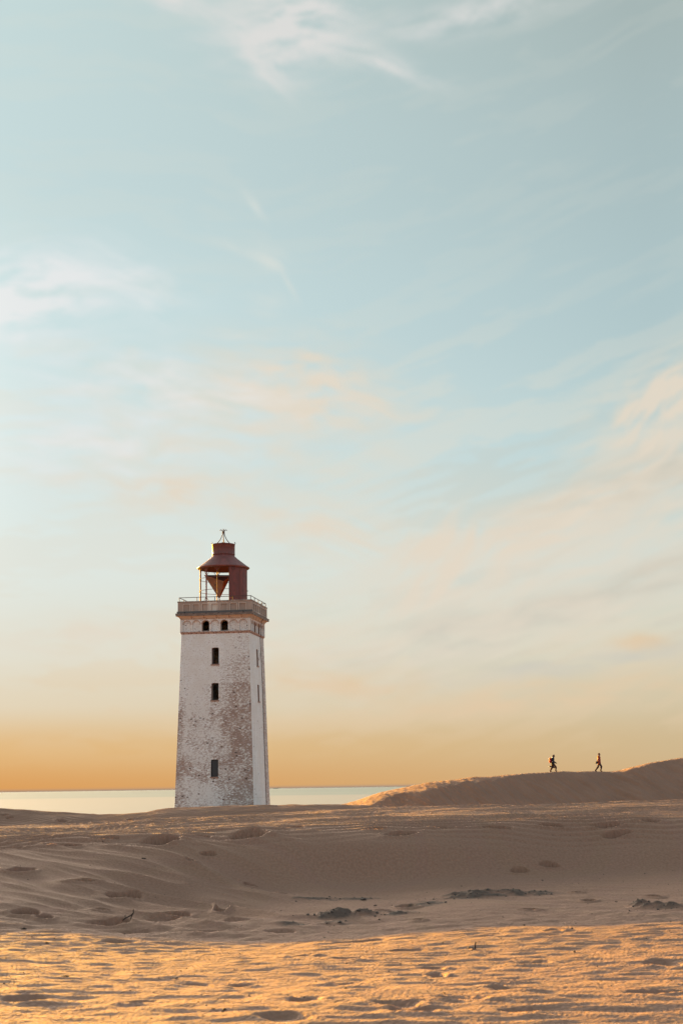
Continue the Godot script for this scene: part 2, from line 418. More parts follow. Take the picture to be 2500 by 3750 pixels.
# hollows left by feet: x, d, half width, half depth, depth of the hollow
var feet := [
	[-1.26, 13.57, 0.119, 0.078, 0.056, -0.13], [-0.81, 13.53, 0.180, 0.141, 0.078, 0.02], [-1.56, 13.38, 0.178, 0.108, 0.067, -0.07], [-2.05, 13.50, 0.118, 0.059, 0.050, 0.05], [-2.37, 13.34, 0.168, 0.055, 0.049, 0.06], [-2.79, 13.32, 0.112, 0.050, 0.047, -0.22], [-2.53, 12.38, 0.113, 0.100, 0.064, -0.24], [-1.24, 12.76, 0.062, 0.058, 0.050, 0.17], [-2.01, 12.04, 0.139, 0.070, 0.054, -0.12], [-1.64, 11.70, 0.139, 0.126, 0.073, -0.13], [-2.19, 10.93, 0.099, 0.098, 0.063, 0.25], [-2.03, 10.82, 0.061, 0.072, 0.054, -0.01], [-1.70, 11.12, 0.062, 0.055, 0.049, 0.17], [-1.60, 10.69, 0.157, 0.089, 0.060, -0.01], [-1.21, 11.08, 0.132, 0.079, 0.057, 0.07], [-1.15, 10.92, 0.122, 0.067, 0.053, -0.17], [-0.89, 11.45, 0.056, 0.134, 0.075, 0.07], [-0.50, 12.25, 0.039, 0.072, 0.054, 0.18], [-0.46, 13.78, 0.106, 0.064, 0.052, 0.01], [-1.12, 13.04, 0.073, 0.050, 0.047, 0.12], [-9.68, 45.02, 0.126, 0.201, 0.140, 0.09], [-9.46, 44.67, 0.109, 0.175, 0.140, -0.22], [-7.94, 44.57, 0.171, 0.274, 0.140, 0.13], [-6.05, 44.63, 0.125, 0.200, 0.140, 0.05], [-0.77, 12.58, 0.062, 0.050, 0.047, -0.10], [0.47, 13.37, 0.150, 0.090, 0.061, -0.23], [0.25, 13.55, 0.095, 0.065, 0.052, 0.18], [0.83, 13.55, 0.114, 0.053, 0.048, -0.01], [1.28, 13.59, 0.138, 0.050, 0.047, 0.11], [1.76, 13.66, 0.110, 0.050, 0.047, 0.19], [2.24, 13.64, 0.157, 0.050, 0.047, 0.11], [2.61, 13.70, 0.101, 0.050, 0.047, 0.21], [1.39, 12.89, 0.090, 0.057, 0.049, -0.05], [1.66, 12.98, 0.082, 0.050, 0.047, 0.15], [1.72, 11.39, 0.052, 0.061, 0.051, -0.03], [1.26, 11.01, 0.069, 0.056, 0.049, 0.22], [0.43, 11.45, 0.072, 0.109, 0.067, 0.19], [0.47, 10.69, 0.060, 0.065, 0.052, -0.20], [0.23, 11.31, 0.047, 0.069, 0.053, -0.18], [1.71, 11.90, 0.050, 0.050, 0.047, -0.14], [2.21, 11.54, 0.065, 0.078, 0.056, 0.23], [2.26, 13.45, 0.141, 0.050, 0.047, -0.03], [-1.27, 6.32, 0.093, 0.074, 0.019, 0.06], [-0.81, 6.22, 0.070, 0.052, 0.016, -0.10], [-0.66, 6.95, 0.097, 0.116, 0.024, 0.00], [-0.45, 6.90, 0.072, 0.112, 0.023, -0.06], [-0.16, 6.16, 0.065, 0.082, 0.020, -0.07], [-0.01, 6.89, 0.072, 0.087, 0.020, 0.04], [-0.22, 5.64, 0.134, 0.114, 0.024, 0.04], [0.19, 5.98, 0.117, 0.104, 0.022, 0.20], [0.23, 5.79, 0.089, 0.120, 0.024, 0.09], [0.43, 6.10, 0.098, 0.076, 0.019, 0.21], [0.56, 6.71, 0.084, 0.094, 0.021, 0.18], [0.68, 6.49, 0.109, 0.120, 0.024, 0.25], [0.60, 5.78, 0.065, 0.052, 0.016, 0.09], [1.21, 6.36, 0.124, 0.062, 0.017, -0.17], [1.50, 7.66, 0.086, 0.120, 0.024, 0.18], [0.90, 7.89, 0.099, 0.100, 0.022, 0.23], [0.70, 6.96, 0.088, 0.060, 0.017, 0.20], [0.40, 7.67, 0.064, 0.077, 0.019, 0.03], [0.40, 7.33, 0.046, 0.093, 0.021, 0.11], [0.31, 8.71, 0.116, 0.091, 0.021, -0.14], [0.00, 8.21, 0.086, 0.115, 0.024, 0.17], [-0.25, 8.54, 0.078, 0.090, 0.021, 0.04], [0.11, 9.58, 0.201, 0.120, 0.024, -0.11], [1.23, 9.60, 0.060, 0.120, 0.024, -0.22], [0.80, 9.44, 0.106, 0.082, 0.020, 0.18], [-0.92, 10.41, 0.138, 0.065, 0.018, 0.24], [-0.43, 10.40, 0.124, 0.094, 0.021, -0.21], [-1.23, 10.90, 0.168, 0.099, 0.022, 0.15], [-0.74, 10.85, 0.121, 0.062, 0.017, -0.04], [-1.40, 9.79, 0.110, 0.120, 0.024, -0.17], [-1.38, 10.43, 0.117, 0.061, 0.017, -0.10]]

func make_ground():
	var az := []
	var a := -180.0
	while a < -15.5:
		az.append(a)
		a += clampf((-15.0 - a) * 0.06, 0.12, 4.0)
	a = -15.5
	while a <= 15.5:
		az.append(a)
		a += 0.0345
	while a < 180.0:
		az.append(a)
		a += clampf((a - 15.0) * 0.06, 0.12, 4.0)
	az.append(180.0)
	var rs := [0.25, 0.6, 1.0, 1.5, 2.0, 2.5, 3.0, 3.5, 4.0, 4.4]
	var r := 4.7
	while r < 11.0: rs.append(r); r += 0.0235
	while r < 14.6: rs.append(r); r += 0.0125
	while r < 19.6: rs.append(r); r += 0.026
	while r < 41.0: rs.append(r); r += 0.3
	while r < 47.5: rs.append(r); r += 0.034
	while r < 145.0: rs.append(r); r += 2.5
	while r < 172.0: rs.append(r); r += 0.16
	while r < 300.0: rs.append(r); r += 5.0
	for q in [320.0, 400.0, 550.0, 800.0, 1300.0, 2200.0]: rs.append(q)
	var nc := az.size()
	var nr := rs.size()
	var sn := PackedFloat32Array()
	var cs := PackedFloat32Array()
	for q in az:
		sn.append(sin(deg_to_rad(q)))
		cs.append(cos(deg_to_rad(q)))
	var pos := PackedVector3Array()
	pos.resize(nc * nr)
	var share := PackedFloat32Array()
	share.resize(nc * nr)
	for j in nr:
		var rr: float = rs[j]
		for i in nc:
			var x := rr * sn[i]
			var z := -rr * cs[i]
			pos[j * nc + i] = Vector3(x, height(x, z), z)
			share[j * nc + i] = soil_share
	for f in feet:
		var rc := Vector2(f[0], f[1]).length()
		var ac := rad_to_deg(atan2(f[0], f[1]))
		var reach: float = maxf(f[2], f[3]) * 2.2
		var j0 := rs.bsearch(rc - reach)
		var j1 := mini(rs.bsearch(rc + reach), nr)
		var da := rad_to_deg(reach / rc)
		var i0 := az.bsearch(ac - da)
		var i1 := mini(az.bsearch(ac + da), nc)
		for j in range(j0, j1):
			for i in range(i0, i1):
				var p := pos[j * nc + i]
				var wob := noise_a.get_noise_2d(p.x * 150.0, p.z * 150.0) * 0.22
				var ex: float = (p.x - f[0]) / f[2] + wob
				var ey: float = (-p.z - f[1] + (p.x - f[0]) * f[5]) / f[3] + wob
				var q := sqrt(ex * ex + ey * ey)
				if q > 2.1: continue
				var bowl: float = -f[4] * (2.1 if f[1] > 10.3 and f[1] < 19.0 else 1.0) * (1.0 - smoothstep(0.55, 1.02, q))
				var rim: float = f[4] * 0.22 * exp(-pow((q - 1.22) / 0.26, 2.0)) * (0.45 - 0.55 * clampf(ey, -1.0, 0.6))
				p.y += bowl + rim
				pos[j * nc + i] = p
	var nor := PackedVector3Array()
	nor.resize(nc * nr)
	var uv := PackedVector2Array()
	uv.resize(nc * nr)
	var col := PackedColorArray()
	col.resize(nc * nr)
	var sand := Color(0.325, 0.188, 0.131)
	var dark := Color(0.135, 0.096, 0.077)
	for j in nr:
		var jm := maxi(j - 1, 0) * nc
		var jp := mini(j + 1, nr - 1) * nc
		for i in nc:
			var k := j * nc + i
			var du := pos[j * nc + mini(i + 1, nc - 1)] - pos[j * nc + maxi(i - 1, 0)]
			var dv := pos[jp + i] - pos[jm + i]
			nor[k] = du.cross(dv).normalized()
			var p := pos[k]
			uv[k] = Vector2(p.x, p.z) * 0.7
			var c := sand
			if share[k] > 0.0: c = sand.lerp(dark, share[k])
			var v := 1.0 + 0.06 * noise_a.get_noise_2d(p.x * 14.0, p.z * 14.0)
			col[k] = Color(c.r * v, c.g * v, c.b * v)
	for k in pos.size(): pos[k] += Vector3(0, EYE, 0)
	var idx := PackedInt32Array()
	idx.resize((nc - 1) * (nr - 1) * 6)
	var o := 0
	for j in nr - 1:
		for i in nc - 1:
			var k := j * nc + i
			idx[o] = k; idx[o + 1] = k + nc; idx[o + 2] = k + nc + 1
			idx[o + 3] = k; idx[o + 4] = k + nc + 1; idx[o + 5] = k + 1
			o += 6
	var arr := []
	arr.resize(Mesh.ARRAY_MAX)
	arr[Mesh.ARRAY_VERTEX] = pos
	arr[Mesh.ARRAY_NORMAL] = nor
	arr[Mesh.ARRAY_TEX_UV] = uv
	arr[Mesh.ARRAY_COLOR] = col
	arr[Mesh.ARRAY_INDEX] = idx
	var am := ArrayMesh.new()
	am.add_surface_from_arrays(Mesh.PRIMITIVE_TRIANGLES, arr)
	var m := mat(Color.WHITE, 0.95)
	m.vertex_color_use_as_albedo = true
	m.metallic_specular = 0.25
	m.albedo_texture = grain(11, 0.09, Color(0.88, 0.87, 0.86), Color(1.0, 1.0, 1.0))
	m.normal_enabled = true
	m.normal_texture = grain_normal(12, 0.11, 2.2)
	m.normal_scale = 0.65
	tag(put_mesh("sand_ground", am, m), "", "", "", "structure")

func grain(s: int, freq: float, a: Color, b: Color, oct := 3) -> NoiseTexture2D:
	var n := FastNoiseLite.new()
	n.seed = s
	n.frequency = freq
	n.fractal_octaves = oct
	var g := Gradient.new()
	g.set_color(0, a)
	g.set_color(1, b)
	var t := NoiseTexture2D.new()
	t.width = 512
	t.height = 512
	t.seamless = true
	t.noise = n
	t.color_ramp = g
	return t

func grain_normal(s: int, freq: float, strength: float) -> NoiseTexture2D:
	var n := FastNoiseLite.new()
	n.seed = s
	n.frequency = freq
	n.fractal_octaves = 3
	var t := NoiseTexture2D.new()
	t.width = 512
	t.height = 512
	t.seamless = true
	t.noise = n
	t.as_normal_map = true
	t.bump_strength = strength
	return t

func make_sea():
	var st := SurfaceTool.new()
	st.begin(Mesh.PRIMITIVE_TRIANGLES)
	var rings := [150.0, 600.0, 1500.0, 2500.0, 3500.0, 4500.0, 6000.0, 8000.0, 9500.0, 10500.0, 11400.0, 11800.0, 12300.0, 13200.0, 14500.0, 16500.0, 17200.0, 18600.0, 24000.0, 40000.0, 80000.0]
	var n := 120
	var near_sheen := Color(0.17, 0.215, 0.25)  # pale sky reflection painted into the nearer water
	var further := Color(0.05, 0.155, 0.22)  # bluer sky reflection painted into the band towards the horizon
	for k in rings.size():
		for i in n:
			var a := TAU * i / n
			var b := TAU * (i + 1) / n
			var p := Vector3(sin(a), 0, cos(a))
			var q := Vector3(sin(b), 0, cos(b))
			for v in ([Vector3.ZERO, q * rings[0], p * rings[0]] if k == 0 else [p * rings[k - 1], q * rings[k], p * rings[k], p * rings[k - 1], q * rings[k - 1], q * rings[k]]):
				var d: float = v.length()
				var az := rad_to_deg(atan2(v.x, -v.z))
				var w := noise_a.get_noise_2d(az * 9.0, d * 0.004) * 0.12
				var c := near_sheen.lerp(further, smoothstep(10800.0, 12600.0, d * (1.0 + w * 0.3)) * (0.86 + 0.14 * sin(d * 0.0011 + az * 0.1)))
				st.set_normal(Vector3.UP)
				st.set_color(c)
				st.set_uv(Vector2(v.x, v.z) / 9000.0)
				st.add_vertex(v + Vector3(0, EYE - 60.0, 0))
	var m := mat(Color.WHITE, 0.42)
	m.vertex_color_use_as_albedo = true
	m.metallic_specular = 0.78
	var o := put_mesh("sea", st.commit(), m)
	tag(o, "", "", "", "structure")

# ---------------------------------------------------------------- the lighthouse
const TOWER_LOW := -3.0
var house: Node3D

func hw(y: float) -> float:   # half width of the tapering shaft at height y above the eye
	return 2.709 + (11.885 - y) * 0.02912

func on_face(k: int, s: float, y: float, o: float) -> Vector3:   # s to the right along face k, o out from the axis
	return Basis(Vector3.UP, k * PI / 2) * Vector3(s, y - TOWER_LOW, o)

func face_tri(st: SurfaceTool, k: int, pts: Array, out: Callable):
	var uvs := []
	var v := []
	for p in pts:
		uvs.append(Vector2((p.x + 3.2) / 6.4, 1.0 - (p.y + 3.2) / 18.0))
		v.append(on_face(k, p.x, p.y, out.call(p.y)))
	tri(st, v[0], v[1], v[2], uvs[0], uvs[1], uvs[2])

func face_poly(st: SurfaceTool, k: int, pts: PackedVector2Array, out: Callable):
	var t := Geometry2D.triangulate_polygon(pts)
	for i in range(0, t.size(), 3):
		var a := pts[t[i]]
		var b := pts[t[i + 1]]
		var c := pts[t[i + 2]]
		if (b - a).cross(c - a) > 0.0: face_tri(st, k, [a, c, b], out)
		else: face_tri(st, k, [a, b, c], out)

func arch_points(s0: float, s1: float, y0: float, ys: float, rise: float, n := 10) -> PackedVector2Array:
	# an opening's outline: up the left side, over the arch, down the right side
	var p := PackedVector2Array([Vector2(s0, y0), Vector2(s0, ys)])
	for i in range(1, n):
		var a := PI * (1.0 - float(i) / n)
		p.append(Vector2((s0 + s1) / 2 + cos(a) * (s1 - s0) / 2, ys + sin(a) * rise))
	p.append(Vector2(s1, ys))
	p.append(Vector2(s1, y0))
	return p

# a face from y0 to y1 with openings (all side by side or one above another); half gives its half width
func face_with(st: SurfaceTool, k: int, y0: float, y1: float, half: Callable, out: Callable, rows: Array):
	var y := y0
	for row in rows:             # each row: {y0, top, cells: [outline, ...]}
		face_poly(st, k, PackedVector2Array([Vector2(-half.call(y), y), Vector2(-half.call(row.y0), row.y0), Vector2(half.call(row.y0), row.y0), Vector2(half.call(y), y)]), out)
		var edge := PackedVector2Array()
		var cells: Array = row.cells
		for i in cells.size() + 1:
			var l0: float = -half.call(row.y0) if i == 0 else (cells[i - 1][0].x + cells[i - 1][-1].x) / 2
			var r0: float = half.call(row.y0) if i == cells.size() else (cells[i][0].x + cells[i][-1].x) / 2
			var l1: float = -half.call(row.top) if i == 0 else l0
			var r1: float = half.call(row.top) if i == cells.size() else r0
			var p := PackedVector2Array()
			if i > 0:
				# right half of the opening on the left, from its crown down
				var c: PackedVector2Array = cells[i - 1]
				var m := c.size() / 2
				for q in range(m, c.size()): p.append(c[q])
				if absf(p[0].x - l0) > 1e-4: p.insert(0, Vector2(l0, c[m].y))
			else:
				p.append(Vector2(l0, row.y0))
			if i < cells.size():
				var c: PackedVector2Array = cells[i]
				var m := c.size() / 2
				for q in range(0, m + (c.size() % 2)): p.append(c[q])
				if absf(p[-1].x - r0) > 1e-4: p.append(Vector2(r0, p[-1].y))
			else:
				p.append(Vector2(r0, row.y0))
			p.append(Vector2(r1, row.top))
			p.append(Vector2(l1, row.top))
			face_poly(st, k, p, out)
		y = row.top
	face_poly(st, k, PackedVector2Array([Vector2(-half.call(y), y), Vector2(-half.call(y1), y1), Vector2(half.call(y1), y1), Vector2(half.call(y), y)]), out)

func reveal(st: SurfaceTool, k: int, outline: PackedVector2Array, out: Callable, depth: float, close_below := true):
	var n := outline.size()
	for i in (n if close_below else n - 1):
		var a := outline[i]
		var b := outline[(i + 1) % n]
		quad(st, on_face(k, a.x, a.y, out.call(a.y)), on_face(k, b.x, b.y, out.call(b.y)), on_face(k, b.x, b.y, out.call(b.y) - depth), on_face(k, a.x, a.y, out.call(a.y) - depth))

func back_panel(st: SurfaceTool, k: int, outline: PackedVector2Array, out: Callable, depth: float):
	face_poly(st, k, outline, func(y): return out.call(y) - depth)

func arch_ring(k: int, outline: PackedVector2Array, m: Material, parent: Node):   # a thin proud band of bricks round the head of an arch
	var st := tool()
	var c := Vector2((outline[1].x + outline[-2].x) / 2, outline[1].y)
	for i in range(1, outline.size() - 2):
		var a := outline[i]
		var b := outline[i + 1]
		var a2 := a + (a - c).normalized() * 0.05
		var b2 := b + (b - c).normalized() * 0.05
		var q := []
		for o in [2.752, 2.775]:
			for p in [a, b, b2, a2]: q.append(on_face(k, p.x, p.y, o))
		quad(st, q[4], q[7], q[6], q[5])
		quad(st, q[3], q[2], q[6], q[7])
		quad(st, q[1], q[0], q[4], q[5])
	put("arch_band", st, m, parent)

func square_ring(st: SurfaceTool, profile: Array):   # a moulding carried round the four sides, mitred at the corners; profile of (half width, y)
	for i in profile.size() - 1:
		var p: Vector2 = profile[i]
		var q: Vector2 = profile[i + 1]
		for k in 4:
			for part in 6:
				var a := lerpf(-1, 1, part / 6.0)
				var b := lerpf(-1, 1, (part + 1) / 6.0)
				var v := [on_face(k, a * p.x, p.y, p.x), on_face(k, b * p.x, p.y, p.x), on_face(k, b * q.x, q.y, q.x), on_face(k, a * q.x, q.y, q.x)]
				var u := [Vector2(a * p.x, p.y), Vector2(b * p.x, p.y), Vector2(b * q.x, q.y), Vector2(a * q.x, q.y)]
				tri(st, v[0], v[2], v[1], u[0], u[2], u[1])
				tri(st, v[0], v[3], v[2], u[0], u[3], u[2])

func face_box(st: SurfaceTool, k: int, s0: float, s1: float, y0: float, y1: float, o0: float, o1: float):
	box(st, Transform3D(Basis(Vector3.UP, k * PI / 2), on_face(k, (s0 + s1) / 2, (y0 + y1) / 2, (o0 + o1) / 2)), Vector3(s1 - s0, y1 - y0, o1 - o0))

func smooth01(a: float, b: float, x: float) -> float: return smoothstep(a, b, x)

# whitewash worn off the bricks: pictures of the walls, 2 cm to a pixel; x -3.2..3.2, y -3.2..14.8
func wall_texture(side: int) -> ImageTexture:
	var w := 320
	var h := 900
	var im := Image.create(w, h, false, Image.FORMAT_RGB8)
	var r := RandomNumberGenerator.new()
	r.seed = 77 + side
	var tone := {}
	for j in h:
		var y := 14.8 - (j + 0.5) * 18.0 / h
		var row := int(floor(y / 0.077))
		for i in w:
			var s := (i + 0.5) * 6.4 / w - 3.2
			var brick := int(floor((s + (0.08 if row % 2 else 0.0)) / 0.16))
			var key := row * 100 + brick
			if not tone.has(key): tone[key] = Vector2(r.randf(), r.randf())
			var q: Vector2 = tone[key]
			var low := fbm(noise_a, s * 34.0 + side * 300.0, y * 30.0, 4)
			var mid := fbm(noise_b, s * 210.0 + side * 300.0, y * 520.0, 3)
			var c: float
			var grey := 0.0
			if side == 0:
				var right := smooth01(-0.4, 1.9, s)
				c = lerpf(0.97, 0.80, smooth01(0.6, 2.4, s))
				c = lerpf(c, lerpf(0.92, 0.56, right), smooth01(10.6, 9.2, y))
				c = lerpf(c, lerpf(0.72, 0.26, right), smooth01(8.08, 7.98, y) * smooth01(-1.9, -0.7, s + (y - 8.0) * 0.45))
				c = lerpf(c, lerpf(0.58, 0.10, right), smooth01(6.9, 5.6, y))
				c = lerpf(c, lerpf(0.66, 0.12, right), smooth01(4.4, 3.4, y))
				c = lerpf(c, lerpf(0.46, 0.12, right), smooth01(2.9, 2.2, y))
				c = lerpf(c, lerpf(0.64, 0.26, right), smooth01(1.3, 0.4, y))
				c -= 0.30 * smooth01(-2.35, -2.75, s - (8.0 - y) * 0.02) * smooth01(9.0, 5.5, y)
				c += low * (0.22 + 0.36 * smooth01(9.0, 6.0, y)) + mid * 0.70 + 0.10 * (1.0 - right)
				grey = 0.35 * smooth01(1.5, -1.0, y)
			elif side == 1:
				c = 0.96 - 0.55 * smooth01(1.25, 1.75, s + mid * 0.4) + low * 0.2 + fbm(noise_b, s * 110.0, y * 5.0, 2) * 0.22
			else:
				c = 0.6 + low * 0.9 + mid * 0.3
			# the arcade under the cornice and the dentil course keep their wash except at chips
			if y > 11.9: c = maxf(c, 0.80) + mid * 0.5 - 0.25 * smooth01(12.35, 12.05, y)
			var k := clampf(c + (q.x - 0.5) * 0.42 * (1.0 - smooth01(0.8, 1.0, c)) + (0.35 if q.x > 0.86 and c < 0.6 else 0.0), 0.0, 1.0)
			k = k * k * (3.0 - 2.0 * k) * 0.5 + k * 0.5
			var wash := Color(0.80, 0.855, 0.86).lerp(Color(0.735, 0.765, 0.75), clampf(0.45 + low * 1.6 + (q.y - 0.5) * 0.35, 0.0, 1.0))
			var clay := Color(0.34, 0.235, 0.185).lerp(Color(0.245, 0.168, 0.135), q.y).lerp(Color(0.26, 0.24, 0.22), grey)
			var col := clay.lerp(wash, 0.06 + k * 0.90)
			if fposmod(y, 0.077) < 0.02: col = col.lerp(Color(0.40, 0.36, 0.31), 0.35)
			if q.x > 0.992 and c < 0.9: col = Color(0.09, 0.065, 0.055)
			im.set_pixel(i, j, col.linear_to_srgb())
	return ImageTexture.create_from_image(im)

func plaster_texture(s: int, a: Color, b: Color, chips: Color, chip_share: float, sx := 60.0, sy := 60.0) -> ImageTexture:
	# tileable is not needed: used on small mouldings, 256 px for 2.5 m
	var im := Image.create(256, 256, false, Image.FORMAT_RGB8)
	for j in 256:
		for i in 256:
			var n := fbm(noise_a, i / 256.0 * sx + s * 50.0, j / 256.0 * sy, 4)
			var n2 := fbm(noise_b, i / 256.0 * sx * 3.0, j / 256.0 * sy * 3.0 + s * 50.0, 3)
			var c := a.lerp(b, clampf(0.5 + n * 1.3, 0, 1))
			c = c.lerp(chips, smoothstep(chip_share, chip_share - 0.12, 0.5 + n2 * 0.9 + n * 0.35))
			im.set_pixel(i, j, c.linear_to_srgb())
	return ImageTexture.create_from_image(im)

const LANTERN_TURN := 13.19   # the way to the viewer, in the lighthouse's own axes

func lan(rel_deg: float, r: float, y: float) -> Vector3:   # about the lantern's axis, 0 towards the viewer
	var a := deg_to_rad(rel_deg + LANTERN_TURN)
	return Vector3(sin(a) * r + 0.02, y - TOWER_LOW, cos(a) * r)

func make_lighthouse():
	house = base("lighthouse", Vector3(-9.555, EYE + TOWER_LOW, -124.0), deg_to_rad(-8.78))
	tag(house, "weathered white brick lighthouse with dark red lantern behind the dunes", "lighthouse")
	var shaft := func(y): return hw(y)
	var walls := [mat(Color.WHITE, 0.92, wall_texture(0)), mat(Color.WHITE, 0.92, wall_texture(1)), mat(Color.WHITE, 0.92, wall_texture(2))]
	walls.append(walls[2])
	var brick := mat(Color.WHITE, 0.92, plaster_texture(3, lin2(0.30, 0.19, 0.15), lin2(0.40, 0.31, 0.25), lin2(0.20, 0.12, 0.10), 0.2))
	var slate := mat(lin(0.030, 0.036, 0.042), 0.6)
	var dark := mat(lin(0.02, 0.018, 0.018), 0.8)
	var timber := mat(lin(0.16, 0.15, 0.135), 0.8)
	var cream := mat(Color.WHITE, 0.9, plaster_texture(4, lin2(0.60, 0.50, 0.40), lin2(0.52, 0.42, 0.33), lin2(0.33, 0.20, 0.15), 0.22))
	var course := mat(Color.WHITE, 0.9, plaster_texture(5, lin2(0.55, 0.42, 0.34), lin2(0.42, 0.27, 0.21), lin2(0.22, 0.11, 0.09), 0.40, 90.0, 60.0))
	var stone := mat(Color.WHITE, 0.95, plaster_texture(6, lin2(0.47, 0.39, 0.33), lin2(0.36, 0.29, 0.245), lin2(0.62, 0.58, 0.52), 0.27))
	var rimstone := mat(Color.WHITE, 0.95, plaster_texture(16, lin2(0.60, 0.54, 0.47), lin2(0.46, 0.38, 0.32), lin2(0.30, 0.22, 0.18), 0.3))
	var zinc := mat(Color.WHITE, 0.75, plaster_texture(7, lin2(0.23, 0.195, 0.17), lin2(0.165, 0.14, 0.125), lin2(0.10, 0.09, 0.085), 0.25))
	var lead := mat(Color.WHITE, 0.7, plaster_texture(8, lin2(0.085, 0.088, 0.088), lin2(0.12, 0.115, 0.11), lin2(0.25, 0.22, 0.2), 0.18))
	for k in 4:
		var openings := []
		if k == 0:
			openings = [[-0.27, 0.305, 0.86, 2.12, 0.05], [-0.27, 0.295, 6.71, 7.97, 0.065], [-0.265, 0.295, 9.50, 10.73, 0.065]]
		elif k == 1:
			openings = [[-0.27, 0.30, 6.71, 7.95, 0.06], [-0.27, 0.30, 9.50, 10.75, 0.06]]
		else:
			openings = [[-0.27, 0.30, 9.50, 10.75, 0.06]]
		var rows := []
		for o in openings:
			rows.append({"y0": o[2], "top": o[3] + o[4] + 0.03, "cells": [arch_points(o[0], o[1], o[2], o[3], o[4])]})
		var st := tool()
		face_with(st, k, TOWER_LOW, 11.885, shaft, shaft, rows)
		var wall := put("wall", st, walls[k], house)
		for i in openings.size():
			var o = openings[i]
			var outline := arch_points(o[0], o[1], o[2], o[3], o[4])
			var ws := tool()
			reveal(ws, k, outline, shaft, 0.62)
			var win := put("window", ws, brick, house)
			var ss := tool()
			face_box(ss, k, o[0] - 0.07, o[1] + 0.06, o[2] - 0.11, o[2] - 0.002, hw(o[2]) - 0.06, hw(o[2]) + 0.055)
			put("sill", ss, brick, win)
			var fs := tool()
			if k == 0 and i == 0:
				# a dark board closes the lowest window
				face_box(fs, k, o[0] + 0.045, o[1] - 0.035, o[2] + 0.03, o[3] - 0.02, hw(o[3]) - 0.14, hw(o[3]) - 0.07)
				put("shutter", fs, slate, win)
				var gs := tool()
				face_box(gs, k, o[0] - 0.0, o[0] + 0.045, o[2] + 0.002, o[3], hw(o[3]) - 0.12, hw(o[3]) - 0.04)
				face_box(gs, k, o[1] - 0.035, o[1], o[2] + 0.002, o[3], hw(o[3]) - 0.12, hw(o[3]) - 0.04)
				face_box(gs, k, o[0] + 0.045, o[1] - 0.035, o[3] - 0.02, o[3] + 0.05, hw(o[3]) - 0.13, hw(o[3]) - 0.06)
				put("frame", gs, dark, win)
			else:
				face_box(fs, k, o[0] + 0.002, o[0] + 0.06, o[2] + 0.04, o[3] - 0.02, hw(o[3]) - 0.36, hw(o[3]) - 0.28)
				face_box(fs, k, o[0] + 0.002, o[1] - 0.002, o[2] + 0.004, o[2] + 0.04, hw(o[3]) - 0.40, hw(o[3]) - 0.26)
				put("frame", fs, timber, win)
	# dentil course at the neck
	var cs := tool()
	square_ring(cs, [Vector2(2.712, 11.885), Vector2(2.745, 11.90), Vector2(2.75, 11.955), Vector2(2.762, 11.965), Vector2(2.762, 12.005), Vector2(2.80, 12.012), Vector2(2.80, 12.06), Vector2(2.75, 12.07)])
	for k in 4:
		for i in 44:
			var s := -2.7 + i * 0.1256
			face_box(cs, k, s - 0.032, s + 0.032, 11.967, 12.011, 2.75, 2.795)
	put("string_course", cs, course, house)
	# the arcade: seven round-headed arches a side, two of them open
	var flat := func(_y): return 2.752
	for k in 4:
		var cells := []
		for i in 7:
			var c := -2.262 + i * 0.7467
			cells.append(arch_points(c - 0.297, c + 0.297, 12.085, 12.635, 0.293, 12))
		var st := tool()
		face_with(st, k, 12.065, 13.16, flat, flat, [{"y0": 12.085, "top": 13.0, "cells": cells}])
		for e in [-1, 1]:
			face_box(st, k, e * 2.70 - 0.094, e * 2.70 + 0.094, 12.072, 13.02, 2.70, 2.802 - (0.003 if k % 2 else 0.0))
		put("arcade", st, walls[k], house)
		for i in 7:
			var as_ := tool()
			if k < 2 and (i == 2 or i == 4):
				reveal(as_, k, cells[i], flat, 0.5)
				var w := put("window", as_, brick if k % 2 else cream, house)
				var fs := tool()
				face_box(fs, k, cells[i][0].x + 0.003, cells[i][-1].x - 0.003, 12.09, 12.16, 2.752 - 0.30, 2.752 - 0.16)
				face_box(fs, k, cells[i][0].x + 0.003, cells[i][0].x + 0.05, 12.16, 12.62, 2.752 - 0.30, 2.752 - 0.2)
				put("frame", fs, timber, w)
				arch_ring(k, cells[i], course, w)
			else:
				reveal(as_, k, cells[i], flat, 0.10)
				back_panel(as_, k, cells[i], flat, 0.10)
				var arch := put("blind_arch", as_, walls[k], house)
				arch_ring(k, cells[i], course, arch)
	var ks := tool()
	square_ring(ks, [Vector2(2.753, 13.02), Vector2(2.80, 13.03), Vector2(2.80, 13.065), Vector2(2.775, 13.07), Vector2(2.775, 13.10), Vector2(2.835, 13.11), Vector2(2.85, 13.145), Vector2(2.875, 13.19), Vector2(2.92, 13.24), Vector2(2.98, 13.275), Vector2(3.05, 13.295), Vector2(3.06, 13.295)])
	put("cornice", ks, cream, house)
	var gs := tool()
	square_ring(gs, [Vector2(3.05, 13.29), Vector2(3.085, 13.285), Vector2(3.105, 13.46), Vector2(3.125, 13.475), Vector2(3.115, 13.495), Vector2(3.07, 13.49), Vector2(2.94, 13.505)])
	put("gutter", gs, zinc, house)
	var ls := tool()
	face_box(ls, 0, -3.02, 3.02, 13.50, 13.655, 2.9, 3.015)
	put("flashing", ls, lead, house)
	for s in [-2.36, 2.30]:
		var ds := tool()
		tube(ds, [on_face(0, s, 13.545, 2.99), on_face(0, s, 13.53, 3.10)], 0.045, 8)
		put("drain_spout", ds, dark, house)
	# the parapet with its sunk panels
	var par := func(_y): return 2.955
